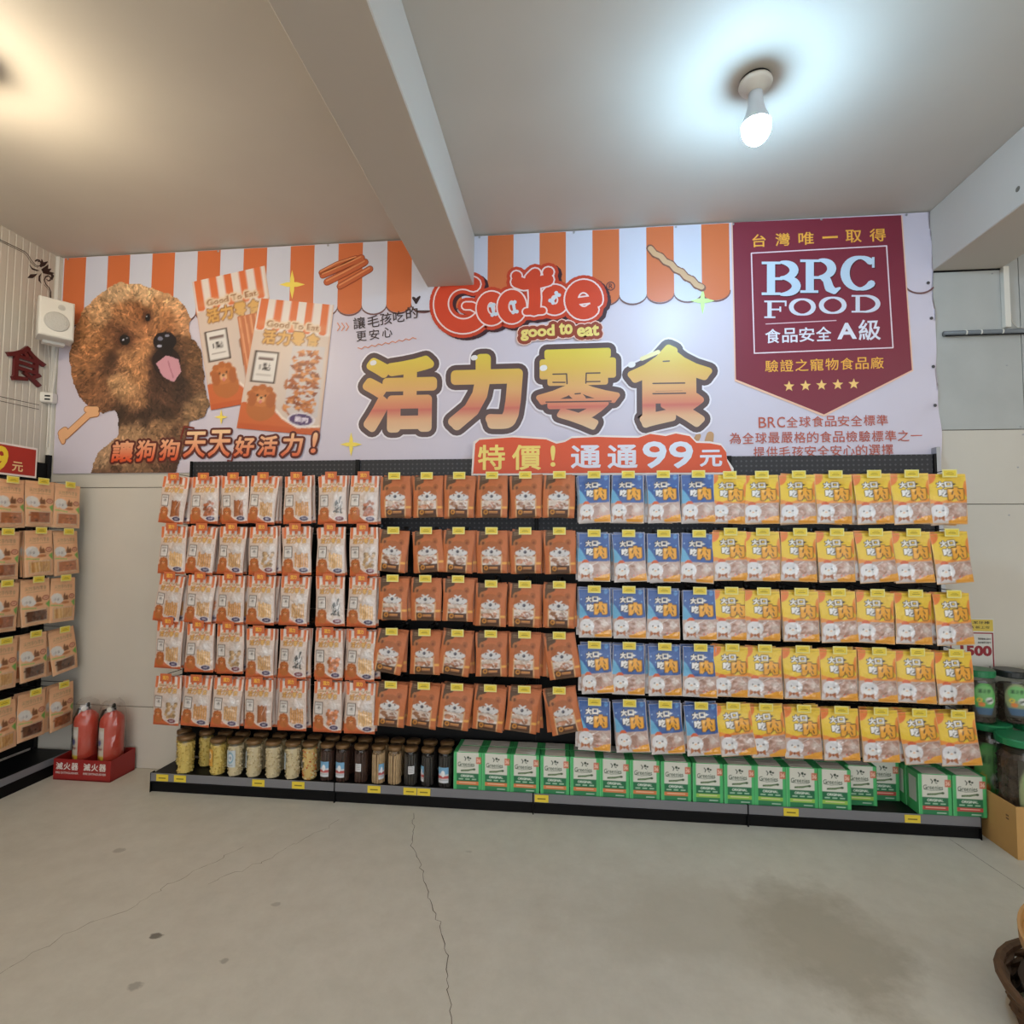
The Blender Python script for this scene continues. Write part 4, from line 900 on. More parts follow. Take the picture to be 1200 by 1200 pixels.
for r_ in range(5):
    for c in range(24):
        kind = 'goody' if c < 7 else ('bear' if c < 13 else ('blue' if c < 17 else 'yellow'))
        ci = c-{'goody': 0, 'bear': 7, 'blue': 13, 'yellow': 17}[kind]
        x, z = CX_[c], rowz(r_, c)
        where = '%s, %s column from the extinguishers' % (ROW[r_], ORD[ci])
        hook(x, YH, z, 0, kind, '%s ticketed hook above %s, %s, %s column' % ('orange' if kind == 'goody' else 'yellow', KN[kind][1].replace('treat bags', 'bags'), ROW[r_], ORD[ci]), 'ticketed hooks on the long rack')
        F_, B_ = {'goody': (GOODY, GOODY_B), 'bear': (BEAR, BEAR_B), 'blue': (BLUE, BLUE_B), 'yellow': (YELL, YELL_B)}[kind]
        n = rr.choice((3, 3, 4)) if kind != 'goody' else rr.choice((2, 3, 3)); tilt = TILT.get((r_, c), rr.uniform(-1.8, 1.8))
        if kind == 'goody' and (r_, c) == (2, 5): f_ = F_[5]
        elif kind == 'goody' and (r_, c) in ((0, 5), (3, 4)): f_ = F_[5]
        else: f_ = F_[rr.choice([0, 1, 2, 3, 4, 6, 7]) if kind == 'goody' else rr.randrange(len(F_))]
        if kind == 'goody' and r_ == 2: f_ = F_[(0, 4, 0, 6, 4, 5, 6)[c]]
        stack(x, YH, z, 0, kind, f_, B_, n, tilt, where, c, r_*24+c*3+c % 2+1)

# printed packets on the banner
def packet(q, art, nx, ny, lay, lab):
    cl = art.cells(nx, ny); P = np.zeros((ny, nx, 3)); (a, b, c, d) = [np.array(k, float) for k in q]
    for j in range(ny):
        for i in range(nx):
            u, v = i/(nx-1), j/(ny-1); x, y = (a*(1-u)+b*u)*(1-v)+(d*(1-u)+c*u)*v; w_ = P2(x, y); P[j, i] = (w_[0], YB-.0045-.0007*lay, w_[1])
    link('packet_print', grid_mesh('packet_print', P, cl, M_print, smooth=False), ban, label=lab)
A2 = art_goody(1, 230); rp = random.Random(3)
A2.poly([(.33, .34), (.585, .33), (.585, .86), (.50, .93), (.42, .90), (.33, .80)], (206, 196, 196))
for k in range(110):
    x, y, e = .345+rp.random()*.215, .37+rp.random()*.46, rp.uniform(.026, .044); t0 = rp.random()*6.28; cc_ = [(196, 120, 66), (170, 92, 48), (214, 146, 90), (142, 76, 44)][k % 4]
    A2.poly([(x+e*math.cos(t0+j*2.09), y+e*math.sin(t0+j*2.09)*.62) for j in range(3)], cc_)
A2.ell(.47, .89, .10, .052, (222, 214, 222)); A2.ell(.47, .89, .088, .043, (88, 66, 110)); A2.text('雞肉', .42, .868, .52, .912, (226, 214, 230))
A1 = art_goody(3, 230); A1.rect(.33, .34, .57, .80, (196, 116, 76)); [A1.line([(.35+k*.045, .35), (.36+k*.045, .80)], .006, (226, 160, 116)) for k in range(5)]
packet(((226, 331), (311, 312), (334, 465), (248, 481)), A1, 64, 110, 3.0, 'printed treat packet tucked behind the other')
packet(((305, 350), (392, 358), (375, 511), (278, 502)), A2, 68, 116, 3.6, 'printed treat packet in front with window of biscuits')

# ================================================================== LONG RACK (four bays)
M_peg = pegboard_mat()
BAYN = ['nearest the fire extinguishers', 'with the glass treat jars ending and green boxes starting', 'below the red price board, full of green boxes', 'at the end beside the cardboard tray']
M_rail2 = M_rail
def bay(k):
    b = thing('gondola_bay', (k, 0, 0), label='black perforated shop rack bay %s' % BAYN[k], cat='display rack', group='bays of the long rack')
    for j in range(4):
        MB().box((.012, -.052, .105+j*.4155), (.988, -.046, .102+(j+1)*.4155)).build('pegboard', M_peg if j == 3 else M_black, b)  # lower panels plain black: shade between pouch rows put into their colour
    MB().box((.0004, -.062, 0), (.0118, -.012, 1.765)).build('upright', M_black, b)
    MB().box((.9882, -.062, 0), (.9996, -.012, 1.765)).build('upright', M_black, b)
    if k == 3: MB().box((1.003, -.058, .02), (1.022, -.018, 1.80), bev=.002).build('end_post', M_steel, b)
    mb = MB()
    for i in range(40):  # slots
        pass
    MB().box((.002, -.268, .078), (.998, -.053, .093), bev=.002).build('base_deck', M_black, b)
    MB().box((.004, -.262, .0), (.996, -.245, .077)).build('kick_plate', M_kick, b)
    rl = MB().box((.003, -.2735, .056), (.997, -.2685, .098), bev=.0015).build('ticket_rail', M_rail, b)
    for xa, xb in ((.0003, .0028), (.9972, .9997)): MB().box((xa, -.2755, -.0), (xb, -.245, .0995)).build('foot_bracket', M_kick, b)
    MB().box((.003, -.2765, .052), (.997, -.2685, .0555)).build('rail_lip', M_black, b)
    return b
BAYS = [bay(k) for k in range(4)]
for i, x in enumerate((.069, .168, .597, .81, 1.206, 1.39, 1.46, 2.041, 3.19, 3.712)):
    k = min(3, int(x)); w_ = .033
    t_ = MB().box((-w_, -.0018, -.017), (w_, 0, .017)).build('shelf_ticket', M_yel, BAYS[k], loc=(x-k, -.2745, .077))
    MB().box((-w_*.6, -.0022, -.004), (w_*.6, -.0018, .002)).build('ticket_print', M_ink, t_)

# red price board
def board():
    yb = -.095; t = thing('price_board', (0, 0, 0), label='orange-red cloud-topped sign reading 特價! 通通99元 above the rack', cat='sign')
    q = lambda x, y: wall_pt(x, y, yb)
    top = [(557, 520), (562, 515.5), (600, 512.5), (640, 515), (652, 520), (662, 518), (670, 513.5), (700, 512), (735, 513), (748, 513), (762, 508.5), (780, 511), (792, 508), (808, 511), (816, 519), (832, 519.5), (845, 522), (851, 530), (852, 540), (857, 551)]
    def outline(g, n=0): 
        pts = [q(x, y-g) for x, y in top]; pts[0] = (pts[0][0]-g/208, pts[0][1]); pts[-1] = (pts[-1][0]+g/208, pts[-1][1])
        return pts+[(pts[-1][0], q(857, 553.5+g)[1]), (q(554.5-g, 556)[0], q(554, 555+g)[1])]
    def slab(pts, y0, y1):
        n = len(pts); return MB().add([(x, y0, z) for x, z in pts]+[(x, y1, z) for x, z in pts], [tuple(range(n)), tuple(range(2*n-1, n-1, -1))]+[(i, i+n, (i+1) % n+n, (i+1) % n) for i in range(n)])
    slab(outline(2.3), yb+.004, yb).build('foam_board', mat('board_white', (236, 226, 222), .5), t)
    slab(outline(0), yb-.0002, yb-.0012).build('red_print', mat('board_red', (222, 84, 44), .45), t)
    def ch(s, x0, y0, x1, y1, col, lay, **k):
        xa, za = q(x0, y1); xb, zb = q(x1, y0); vs, fs = round_text(s, xa, za, xb, zb, k['bevel']*.12)
        MB().add([(x, yb-.0018-lay*.0006+y*.4, z) for x, y, z in vs], fs).build('lettering', mat('ink_%d_%d_%d' % col, col, .4), t)
    for s, x0, y0, x1, y1 in (('特', 560, 521, 592, 551), ('價', 600, 521, 634, 551), ('!', 645, 522, 651, 547)): ch(s, x0, y0, x1, y1, (246, 218, 116), 1, bevel=.025)
    for s, x0, y0, x1, y1 in (('通', 669, 521.5, 704, 549), ('通', 712, 521, 747, 549)): ch(s, x0, y0, x1, y1, (228, 226, 238), 1, bevel=.03)
    for s, x0, y0, x1, y1 in (('9', 753, 517, 781, 549), ('9', 784, 517, 812, 549)): ch(s, x0, y0, x1, y1, (222, 228, 242), 1, bevel=.035)
    ch('元', 820, 527, 846, 547, (228, 226, 238), 1, bevel=.025)
board()

# ================================================================== JARS on the base deck
M_jar = glass_mat('clear_jar', (.96, .97, .97), .10)
M_lid = mat('bronze_lid', (126, 96, 62), .4, metal=.3, var=.06, vscale=30)
M_labels = {}
def stuff_mesh(kind, r_, h_, seed):
    s_ = random.Random(seed); mb = MB()
    PAL = {'yellow': [(226, 198, 108), (212, 180, 88), (236, 212, 130)], 'cream': [(222, 204, 164), (206, 184, 140), (232, 216, 182)], 'mixed': [(222, 190, 120), (212, 120, 66), (232, 214, 170), (220, 160, 90)]}
    if kind in PAL:
        mb.lathe([(r_*.82, .004), (r_*.82, h_)], n=12, mi=0)
        for k in range(150):
            a = s_.random()*6.283; z = .006+s_.random()*(h_-.008); e = s_.uniform(.0045, .007); q = Vector((math.cos(a)*r_*.86, math.sin(a)*r_*.86, z)); mi = s_.randrange(len(PAL[kind]))
            vs = [q+Vector(d)*e*s_.uniform(.8, 1.2) for d in ((1, 0, 0), (-1, 0, 0), (0, 1, 0), (0, -1, 0), (0, 0, 1), (0, 0, -1))]
            mb.add(vs, [(0, 2, 4), (2, 1, 4), (1, 3, 4), (3, 0, 4), (2, 0, 5), (1, 2, 5), (3, 1, 5), (0, 3, 5)], mi)
        ms = [mat('kibble_%s_%d' % (kind, i), c, .7) for i, c in enumerate(PAL[kind])]
        return mb.mesh('treats', ms)
    col = {'dark': (70, 44, 34), 'black': (52, 46, 42), 'tan': (190, 158, 118)}[kind]
    n = 13; rs = r_*.17
    for k in range(n):
        a = k*6.283/n+s_.uniform(-.1, .1); R = r_*.78
        mb.tube([(math.cos(a)*R, math.sin(a)*R, .004), (math.cos(a+.1*s_.uniform(-1, 1))*R, math.sin(a)*R, h_*s_.uniform(.93, 1))], rs, 6)
    for k in range(5): a = k*1.25; mb.tube([(math.cos(a)*r_*.4, math.sin(a)*r_*.4, .004), (math.cos(a)*r_*.4, math.sin(a)*r_*.4, h_*.97)], rs*1.1, 6)
    return mb.mesh('chew_sticks', mat('stick_'+kind, col, .6, var=.15, vscale=40))
STM = {}
def label_art(style):
    c = Canvas(1.3, 1, 60, (206, 210, 216))
    if style == 'blue': c.rect(0, 0, 1.3, .45, (120, 170, 206)); c.rect(0, .55, 1.3, .72, (190, 80, 80)); c.ell(.65, .42, .22, .2, (236, 236, 238)); c.ell(.45, .45, .12, .1, (226, 228, 232)); c.rect(.1, .8, 1.2, .84, (120, 120, 130))
    if style == 'white': c.rect(0, 0, 1.3, 1, (222, 222, 224)); [c.rect(.15, .15+k*.16, 1.1, .2+k*.16, (130, 130, 136)) for k in range(5)]
    if style == 'orange': c.rect(0, 0, 1.3, 1, (226, 168, 74)); c.ell(.65, .4, .4, .25, (236, 214, 160)); c.text('雞肉', .4, .3, .9, .55, (120, 80, 50)); c.rect(.3, .75, 1.0, .8, (150, 90, 50))
    if style == 'milk': c.rect(0, 0, 1.3, 1, (196, 204, 208)); c.ell(.65, .45, .42, .33, (130, 168, 190)); c.ell(.65, .45, .3, .22, (214, 218, 220)); c.text('牛奶', .45, .36, .85, .55, (90, 120, 150)); c.rect(.3, .85, 1.0, .9, (140, 150, 160))
    return c
LAB = {}
def jar_label(style, r_, z0, z1, a0, a1):
    k = (style, r_, z0, z1, a0, a1)
    if k in LAB: return LAB[k]
    cl = label_art(style).cells(22, 22); P = np.zeros((22, 22, 3))
    for j in range(22):
        for i in range(22): a = math.radians(a0+(a1-a0)*i/21); P[j, i] = (math.cos(a)*(r_+.0008), math.sin(a)*(r_+.0008), z1-(z1-z0)*j/21)
    LAB[k] = grid_mesh('label', P, cl, M_print); return LAB[k]
JB = {}
def jar(x, y, kind, style, r_, h_, text, grp='treat jars on the base shelf', la=(230, 300), lz=(.03, .105)):
    t = thing('treat_jar', (x, y, .0935), label=text, cat='jar', group=grp)
    kb = (r_, h_)
    if kb not in JB:
        JB[kb] = (MB().lathe([(r_*.9, 0), (r_, .004), (r_, h_-.012), (r_*.93, h_-.004), (r_*.90, h_)], n=24).mesh('glass_body', M_jar, True),
                  MB().lathe([(r_*.95, h_-.001), (r_*1.0, h_+.002), (r_*1.0, h_+.014), (r_*.94, h_+.018)], n=24).mesh('lid', M_lid, True))
    link('glass_body', JB[kb][0], t); link('lid', JB[kb][1], t)
    ks = (kind, r_, h_)
    if ks not in STM: STM[ks] = stuff_mesh(kind, r_, h_-.014, len(STM))
    o = link('treats' if kind in ('yellow', 'cream', 'mixed') else 'chew_sticks', STM[ks], t); o['kind'] = 'stuff'
    if style: link('label', jar_label(style, r_, lz[0], lz[1], *la), t)
    return t
JX = [.160, .329, .427, .53, .635, .741, .833, .927, 1.009, 1.107, 1.198, 1.283, 1.366, 1.453, 1.543]
JK = [('yellow', None, .043, .172, 'jar of pale yellow puffs, foremost at the shelf end by the extinguishers'), ('yellow', 'orange', .040, .166, 'jar of yellow puffs with an orange oval label'),
      ('cream', 'milk', .040, .166, 'jar of cream biscuits with a wide blue-grey oval label'), ('cream', 'milk', .040, .166, 'jar of cream kernels with its blue label turned to the side'),
      ('cream', None, .040, .166, 'jar of plain cream kernels showing no label'), ('cream', 'milk', .040, .166, 'jar of cream kernels with blue label, beside the orange-mix jar'),
      ('mixed', 'white', .038, .168, 'jar of mixed orange and cream biscuits'), ('dark', 'blue', .035, .165, 'slim jar of dark brown sticks with blue dog label, next to the orange-mix jar'),
      ('dark', 'blue', .035, .165, 'second slim jar of dark brown sticks with blue dog label'), ('dark', 'white', .035, .165, 'slim jar of dark brown sticks with small white sticker'),
      ('tan', 'blue', .035, .166, 'slim jar of tan sticks with blue label turned to the side'), ('tan', None, .035, .166, 'slim jar of crossed tan sticks showing no label'),
      ('black', 'white', .035, .166, 'slim jar of blackish sticks with tilted white sticker'), ('black', 'blue', .033, .164, 'narrow jar of blackish sticks with blue label turned aside'),
      ('black', 'blue', .035, .166, 'slim jar of blackish sticks with blue dog label, next to the green boxes')]
LA = [None, (215, 265), (225, 300), (195, 240), None, (200, 240), (190, 225), (225, 305), (225, 305), (240, 290), (290, 340), None, (265, 315), (195, 250), (220, 310)]
for i, (x, (kd, st, r_, h_, tx_)) in enumerate(zip(JX, JK)):
    lz = (.025, .10) if st == 'blue' else ((.06, .098) if st == 'white' else (.05, .135))
    jar(x+.012 if i else x, -.226, kd, st, r_, h_, tx_, la=LA[i] or (230, 300), lz=lz)
BK = ['yellow', 'yellow', 'yellow', 'cream', 'cream', 'cream', 'cream', 'cream', 'dark', 'dark', 'dark', 'tan', 'tan', 'black', 'black', 'black']
BX = [.075, .206, .315, .415, .52, .625, .725, .82, .92, 1.01, 1.10, 1.19, 1.275, 1.36, 1.45, 1.54]
ORD2 = ORD+['eighth', 'ninth', 'tenth', 'eleventh', 'twelfth', 'thirteenth', 'fourteenth', 'fifteenth', 'sixteenth', 'seventeenth', 'eighteenth']
for i, (x, kd) in enumerate(zip(BX, BK)):
    jar(x+.005, -.135, kd, None, .0375, .166, '%s treat jar in the back row, %s from the extinguisher end' % ({'yellow': 'yellow-filled', 'cream': 'cream-filled', 'dark': 'dark-filled', 'tan': 'tan-filled', 'black': 'blackish-filled'}[kd], ORD2[i]), grp='treat jars in the back row')

# ================================================================== GREEN BOXES
M_grn = mat('green_carton', (70, 176, 104), .4); M_grn2 = mat('carton_top', (230, 224, 214), .5)
def art_green(stripe):
    c = Canvas(.78, 1, 210, (78, 182, 110)); c.rect(.09, 0, .69, .58, (216, 216, 206)); c.rect(.09, .56, .69, .77, (36, 112, 74)); c.rect(.09, .77, .69, .865, stripe); c.rect(.09, .865, .69, 1, (46, 128, 82))
    c.line([(.30, .12), (.34, .17), (.32, .22)], .012, (40, 60, 44)); c.ell(.40, .14, .03, .035, (40, 60, 44)); c.ell(.46, .16, .028, .022, (40, 60, 44)); c.line([(.40, .2), (.44, .22)], .010, (40, 60, 44))
    c.text('Greenies', .12, .26, .58, .375, (52, 78, 56), bevel=.012); c.line([(.12, .37), (.3, .40), (.55, .375)], .005, (52, 78, 56))
    c.line([(.22, .495), (.40, .48), (.55, .45)], .022, (64, 92, 60)); c.line([(.24, .50), (.55, .46)], .008, (120, 150, 100)); c.ell(.57, .45, .035, .03, (64, 92, 60))
    c.rect(.62, .12, .76, .30, (206, 108, 84), .9); c.text('36', .64, .16, .74, .26, (236, 200, 180), bevel=.03)
    c.text('ORIGINAL', .20, .60, .58, .665, (232, 240, 230), bevel=.03); 
    for k in range(3): c.rect(.15+k*.18, .70, .27+k*.18, .735, (200, 226, 204), .8)
    c.rect(.16, .80, .62, .83, (244, 214, 190), .7); c.rect(.42, .925, .64, .95, (226, 236, 226), .8); c.rect(0, 0, .012, 1, (150, 220, 170)); c.rect(.768, 0, .78, 1, (54, 140, 84))
    return c
def flat_print(name, art, x0, x1, z0, z1, y, nx, ny, m=None):
    cl = art.cells(nx, ny); P = np.zeros((ny, nx, 3)); P[..., 0] = np.linspace(x0, x1, nx)[None]; P[..., 1] = y; P[..., 2] = np.linspace(z1, z0, ny)[:, None]
    return grid_mesh(name, P, cl, m or M_print, smooth=False)
BW, BD_, BH = .141, .083, .182
GB = MB().box((-BW/2, -BD_/2, 0), (BW/2, BD_/2, BH), bev=.0015).mesh('carton', M_grn)
GT = MB().box((-BW*.35, -BD_*.46, BH), (BW*.35, BD_*.46, BH+.0008)).box((-BW*.3, -BD_*.1, BH+.0008), (BW*.3, BD_*.05, BH+.0012)).mesh('top_flap', M_grn2)
GS = MB().box((-BW/2-.0008, -BD_*.32, .05), (-BW/2, BD_*.32, BH*.86)).mesh('side_print', mat('side_panel_white', (200, 206, 200), .5))
GP = {n: flat_print('front_print', art_green(c), -BW/2+.001, BW/2-.001, .002, BH-.002, -BD_/2-.0008, 56, 74) for n, c in (('orange', (214, 128, 78)), ('lime', (150, 196, 84)), ('red', (186, 74, 70)))}
def gbox(x, y, stripe, text, rz=0.0, grp='green chew boxes on the base shelf'):
    o = link('chew_box', GB, None, (x, y, .0935), (0, 0, rz), label=text, cat='box', group=grp)
    link('front_print', GP[stripe], o); link('top_flap', GT, o); link('side_print', GS, o)
ed = [1.604, 1.749, 1.888, 2.032, 2.178, 2.32, 2.46, 2.603, 2.75, 2.895, 3.037, 3.174, 3.317]
bi = 0
cent = [(a+b)/2 for a, b in zip(ed[:-1], ed[1:])]+[3.389]
for i, x in enumerate(cent):
    st = 'orange' if i < 8 else 'lime'
    gbox(x, -.222, st, 'front-row green chew box with %s stripe, %s along from the treat jars' % (st, ORD2[i]), rr.uniform(-.02, .02))
for row, y in (('middle', -.134),):
    for i, x in enumerate(cent):
        gbox(x+rr.uniform(-.003, .003), y, 'orange' if i < 8 else 'lime', '%s-row green chew box, %s along from the treat jars' % (row, ORD2[i]), grp='green chew boxes in the middle row')
gbox(3.530, -.165, 'lime', 'green chew box with lime stripe set back beside the empty gap in the shelf')
gbox(3.665, -.100, 'red', 'green chew box with red stripe deep at the back of the gap in the shelf')
gbox(3.815, -.226, 'red', 'red-striped green chew box standing just after the gap in the shelf'); gbox(3.961-.002, -.226, 'red', 'red-striped green chew box at the shelf end beside the cardboard tray')
gbox(3.812, -.135, 'red', 'red-striped green chew box behind the one just after the gap'); gbox(3.957, -.135, 'red', 'red-striped green chew box behind the one at the shelf end')

# ================================================================== SIDE RACK with peach pouches
sr = thing('side_rack', (0, 0, 0), label='black shop rack against the ribbed side wall, hung with peach bags', cat='display rack')
XP = -.932; XF = -.680
for j in range(4):
    for (ya, yb_) in ((-.03, -1.03), (-1.03, -2.03)): MB().box((XP-.006, yb_+.012, .105+j*.4155), (XP, ya-.012, .102+(j+1)*.4155)).build('pegboard', mat('black_pegboard', (12, 12, 13), .6, spec=.2), sr)
for y in (-.03, -1.03, -2.03): MB().box((XP-.012, y-.012, 0), (XP+.008, y+.012, 1.815)).build('upright', M_black, sr)
MB().box((XP, -2.03, .078), (XF-.004, -.03, .093), bev=.002).build('base_deck', M_black, sr)
MB().box((XF-.02, -2.028, 0), (XF-.006, -.032, .077)).build('kick_plate', M_kick, sr)
MB().box((XF-.004, -2.028, .062), (XF+.002, -.032, .10), bev=.0015).build('ticket_rail', M_rail, sr)
XT = -.650
RZ = [1.621, 1.356, 1.095, .806, .497]
for r_ in range(5):
    for c, y in enumerate((-.163, -.322, -.486, -.65)):
        jy = ((0, 0, 0), (.004, 0, -.01), (0, 0, 0), (.008, 0, .01), (.02, .015, .015))[r_][min(c, 2)]
        z = RZ[r_]+(((.0), (.003), (-.006), (0))[c])
        hook(XT, y+jy, z, math.pi/2, 'peach', 'yellow-ticketed side rack hook, %s, %s column from the corner' % (ROW[r_], ORD[c]), 'ticketed hooks on the side rack')
        tl = {(1, 0): 4, (1, 1): 3, (3, 0): 8, (3, 1): 2, (4, 2): 2, (2, 1): 3}.get((r_, c), rr.uniform(-2, 2))
        kk = {(0, 0): 0, (0, 1): 3, (0, 2): 0, (1, 0): 0, (1, 1): 1, (1, 2): 3, (2, 0): 1, (2, 1): 2, (2, 2): 3, (3, 0): 2, (3, 1): 2, (3, 2): 1, (4, 0): 3, (4, 1): 2, (4, 2): 1}.get((r_, c), 0)
        stack(XT, y+jy, z, math.pi/2, 'peach', PEACH[kk], PEACH_B, 3, tl, '%s, %s column from the corner' % (ROW[r_], ORD[c]), c, 200+r_*7+c)
# price board on top of the side rack
sb = thing('side_price_board', (-.672, 0, 0), label='red sign with big yellow 99 and 元 standing on the side rack', cat='sign')
MB().box((-.004, -.98, 1.638), (.0, -.343, 1.800), bev=.0006).build('foam_board', MATS['board_white'], sb)
MB().box((.0, -.972, 1.648), (.0012, -.352, 1.790)).build('red_print', mat('side_board_red', (172, 48, 40), .45), sb)
def side_text(s, y0, z0, y1, z1, x, m, name, parent, th=None, **k):
    vs, fs = fit_text(s, y0, z0, y1, z1, **k)
    mb = MB().add([(x-q, a, b) for a, q, b in vs], fs)
    return mb.build(name, m, parent)
YELI = mat('ink_yellow', (240, 206, 60), .4)
side_text('9', -.565, 1.652, -.495, 1.782, .0018, YELI, 'lettering', sb, bevel=.035); side_text('9', -.655, 1.652, -.585, 1.782, .0018, YELI, 'lettering', sb, bevel=.035)
side_text('元', -.475, 1.662, -.418, 1.712, .0018, mat('ink_cream', (236, 206, 150), .4), 'lettering', sb, bevel=.02)

# ================================================================== SIDE WALL: raised character, scroll decal, speaker, sensor
def side_px(zx, zy):
    """point of the close-up view (4.8x from (0,250)) on the side wall -> (y, z)"""
    px, py = zx/4.8, 250+zy/4.8; d = _f+_r*(px-CX)/FPX+_u*(CY-py)/FPX; t = (XL+.002-EYE[0])/d[0]; q = EYE+t*d; return float(q[1]), float(q[2])
dc = thing('raised_character', (XL+.001, 0, 0), label='dark red raised wall character 食 mounted on the ribbed wall', cat='wall lettering')
v, f = fit_text('食', -.303, 2.205, -.072, 2.425, bevel=.014)
n = len(v); arr = [(.016-q, a, b) for a, q, b in v]
M_dred = mat('dark_red_acrylic', (94, 26, 30), .35)
MB().add(arr, f).build('front_face', M_dred, dc)
# side walls of the raised character
from collections import Counter
ec = Counter()
for fc in f:
    for a, b in zip(fc, fc[1:]+fc[:1]): ec[(min(a, b), max(a, b))] += 1
mb = MB(); vs = []; fs = []
for (a, b), k in ec.items():
    if k == 1: o = len(vs); vs += [arr[a], arr[b], (0, arr[b][1], arr[b][2]), (0, arr[a][1], arr[a][2])]; fs.append((o, o+1, o+2, o+3))
mb.add(vs, fs).build('side_return', M_dred, dc)
de = thing('scroll_decal', (XL+.0005, 0, 0), label='dark brown scroll and leaf line ornament stuck on the ribbed wall corner', cat='wall decal')
M_dec = mat('decal_vinyl', (46, 30, 28), .6)
def dec(name, pts, r_):
    P = [side_px(*p) for p in pts]; vs, fs = disc_line(P, r_, 8); MB().add([(.0008-q, a, b) for a, q, b in vs], fs).build(name, M_dec, de)
dec('line', [(-120, 92), (0, 148), (60, 176), (140, 215), (158, 232), (180, 268), (200, 290), (214, 298), (226, 294), (230, 280), (224, 270), (214, 272)], .0022)
dec('line', [(-120, 100), (0, 157), (60, 185), (134, 221), (152, 240), (172, 272), (194, 296), (212, 304)], .0016)
dec('scroll', [(200, 268), (208, 262), (222, 264), (232, 276), (230, 294)], .004)
dec('scroll', [(286, 490), (286, 440), (276, 418), (258, 398), (250, 376), (256, 358), (272, 352), (286, 362), (284, 376), (272, 380), (264, 372)], .0035)
dec('line', [(280, 490), (279, 445), (268, 422), (250, 402)], .0016)
dec('leaf', [(158, 362), (178, 354), (196, 348), (210, 340)], [.002, .011, .006, .001])
dec('leaf', [(168, 292), (182, 312), (205, 320), (222, 322)], [.002, .005, .005, .001])
dec('leaf', [(232, 392), (222, 378), (222, 356), (234, 338)], [.002, .006, .005, .001])
for pts in ([(228, 300), (246, 286), (268, 272)], [(236, 318), (262, 308), (272, 290)], [(240, 326), (270, 322), (288, 312)], [(244, 334), (276, 336), (304, 336)], [(236, 262), (240, 280), (236, 300)], [(292, 372), (296, 350), (280, 338)]):
    dec('leaf', pts, [.004, .010, .002])
dec('rule', [(-160, 996), (0, 1030), (220, 1078)], .0016); dec('rule', [(-160, 1021), (0, 1055), (220, 1103)], .0016)
# loudspeaker
sx, sz = wall_pt(65, 376, -.165)
sp = thing('wall_speaker', (sx, -.165, sz), (math.radians(-4), 0, math.radians(54)), label='white plastic loudspeaker mounted high in the corner beside the banner', cat='loudspeaker')
def spk_shell():
    ring = lambda w1, h1, y: [(-w1, y, -h1), (w1, y, -h1), (w1, y, h1), (-w1, y, h1)]
    vs = ring(.066, .100, .075)+ring(.078, .112, .06)+ring(.082, .116, -.03)+ring(.078, .112, -.044)+ring(.070, .104, -.048)
    fs = [(3, 2, 1, 0), (16, 17, 18, 19)]
    for l in range(4):
        for i in range(4): j = (i+1) % 4; fs.append((l*4+i, l*4+4+i, l*4+4+j, l*4+j))
    return MB().add(vs, [tuple(reversed(q)) for q in fs])
spk_shell().build('cabinet', M_white, sp)
MB().lathe([(.058, 0), (.057, .004), (.052, .006), (.03, .008), (.001, .009)], n=28, rot=Matrix.Rotation(math.pi/2, 3, 'X')).build('grille', mat('speaker_grille', (200, 198, 192), .6, bump=.6, bscale=160), sp, smooth=True, loc=(0, -.048, -.022))
MB().lathe([(.017, 0), (.016, .003), (.001, .004)], n=16, rot=Matrix.Rotation(math.pi/2, 3, 'X')).build('tweeter', MATS['speaker_grille'], sp, loc=(.02, -.048, .068))
MB().box((-.05, .03, -.13), (.05, .07, -.113), bev=.002).build('bracket', M_white, sp)
ax, az = wall_pt(55.5, 466, -.06)
ap = thing('wall_sensor_box', (ax, -.06, az), (0, 0, math.radians(20)), label='small white socket box with black slots below the loudspeaker', cat='wall device')
MB().box((-.036, -.02, -.030), (.036, .03, .030), bev=.005).build('housing', M_white, ap)
for z in (.006, -.014): MB().box((-.004, -.0215, z-.004), (.024, -.0195, z+.005)).build('slot', M_black, ap)
cb = thing('speaker_cables', (0, 0, 0), label='thin white cables running down the corner from the loudspeaker to the small box', cat='cable')
M_cab = mat('white_cable', (222, 218, 210), .5)
for (pa, pb, pc) in (((50, 402), (52, 430), (54, 459)), ((56, 404), (60, 430), (57, 459)), ((61, 404), (60, 440), (60, 459)), ((68, 402), (64, 440), (61, 462))):
    pts = []
    for k in range(9):
        t_ = k/8; x = (1-t_)**2*pa[0]+2*t_*(1-t_)*pb[0]+t_*t_*pc[0]; y = (1-t_)**2*pa[1]+2*t_*(1-t_)*pb[1]+t_*t_*pc[1]; q = wall_pt(x, y, -.055); pts.append((q[0], -.055, q[1]))
    MB().tube(pts, .0022, 6).build('cable', M_cab, cb)
MB().tube([(XL+.012, -.04, az-.03), (XL+.012, -.04, 1.86)], .004, 6).build('cable_duct', M_cab, cb)

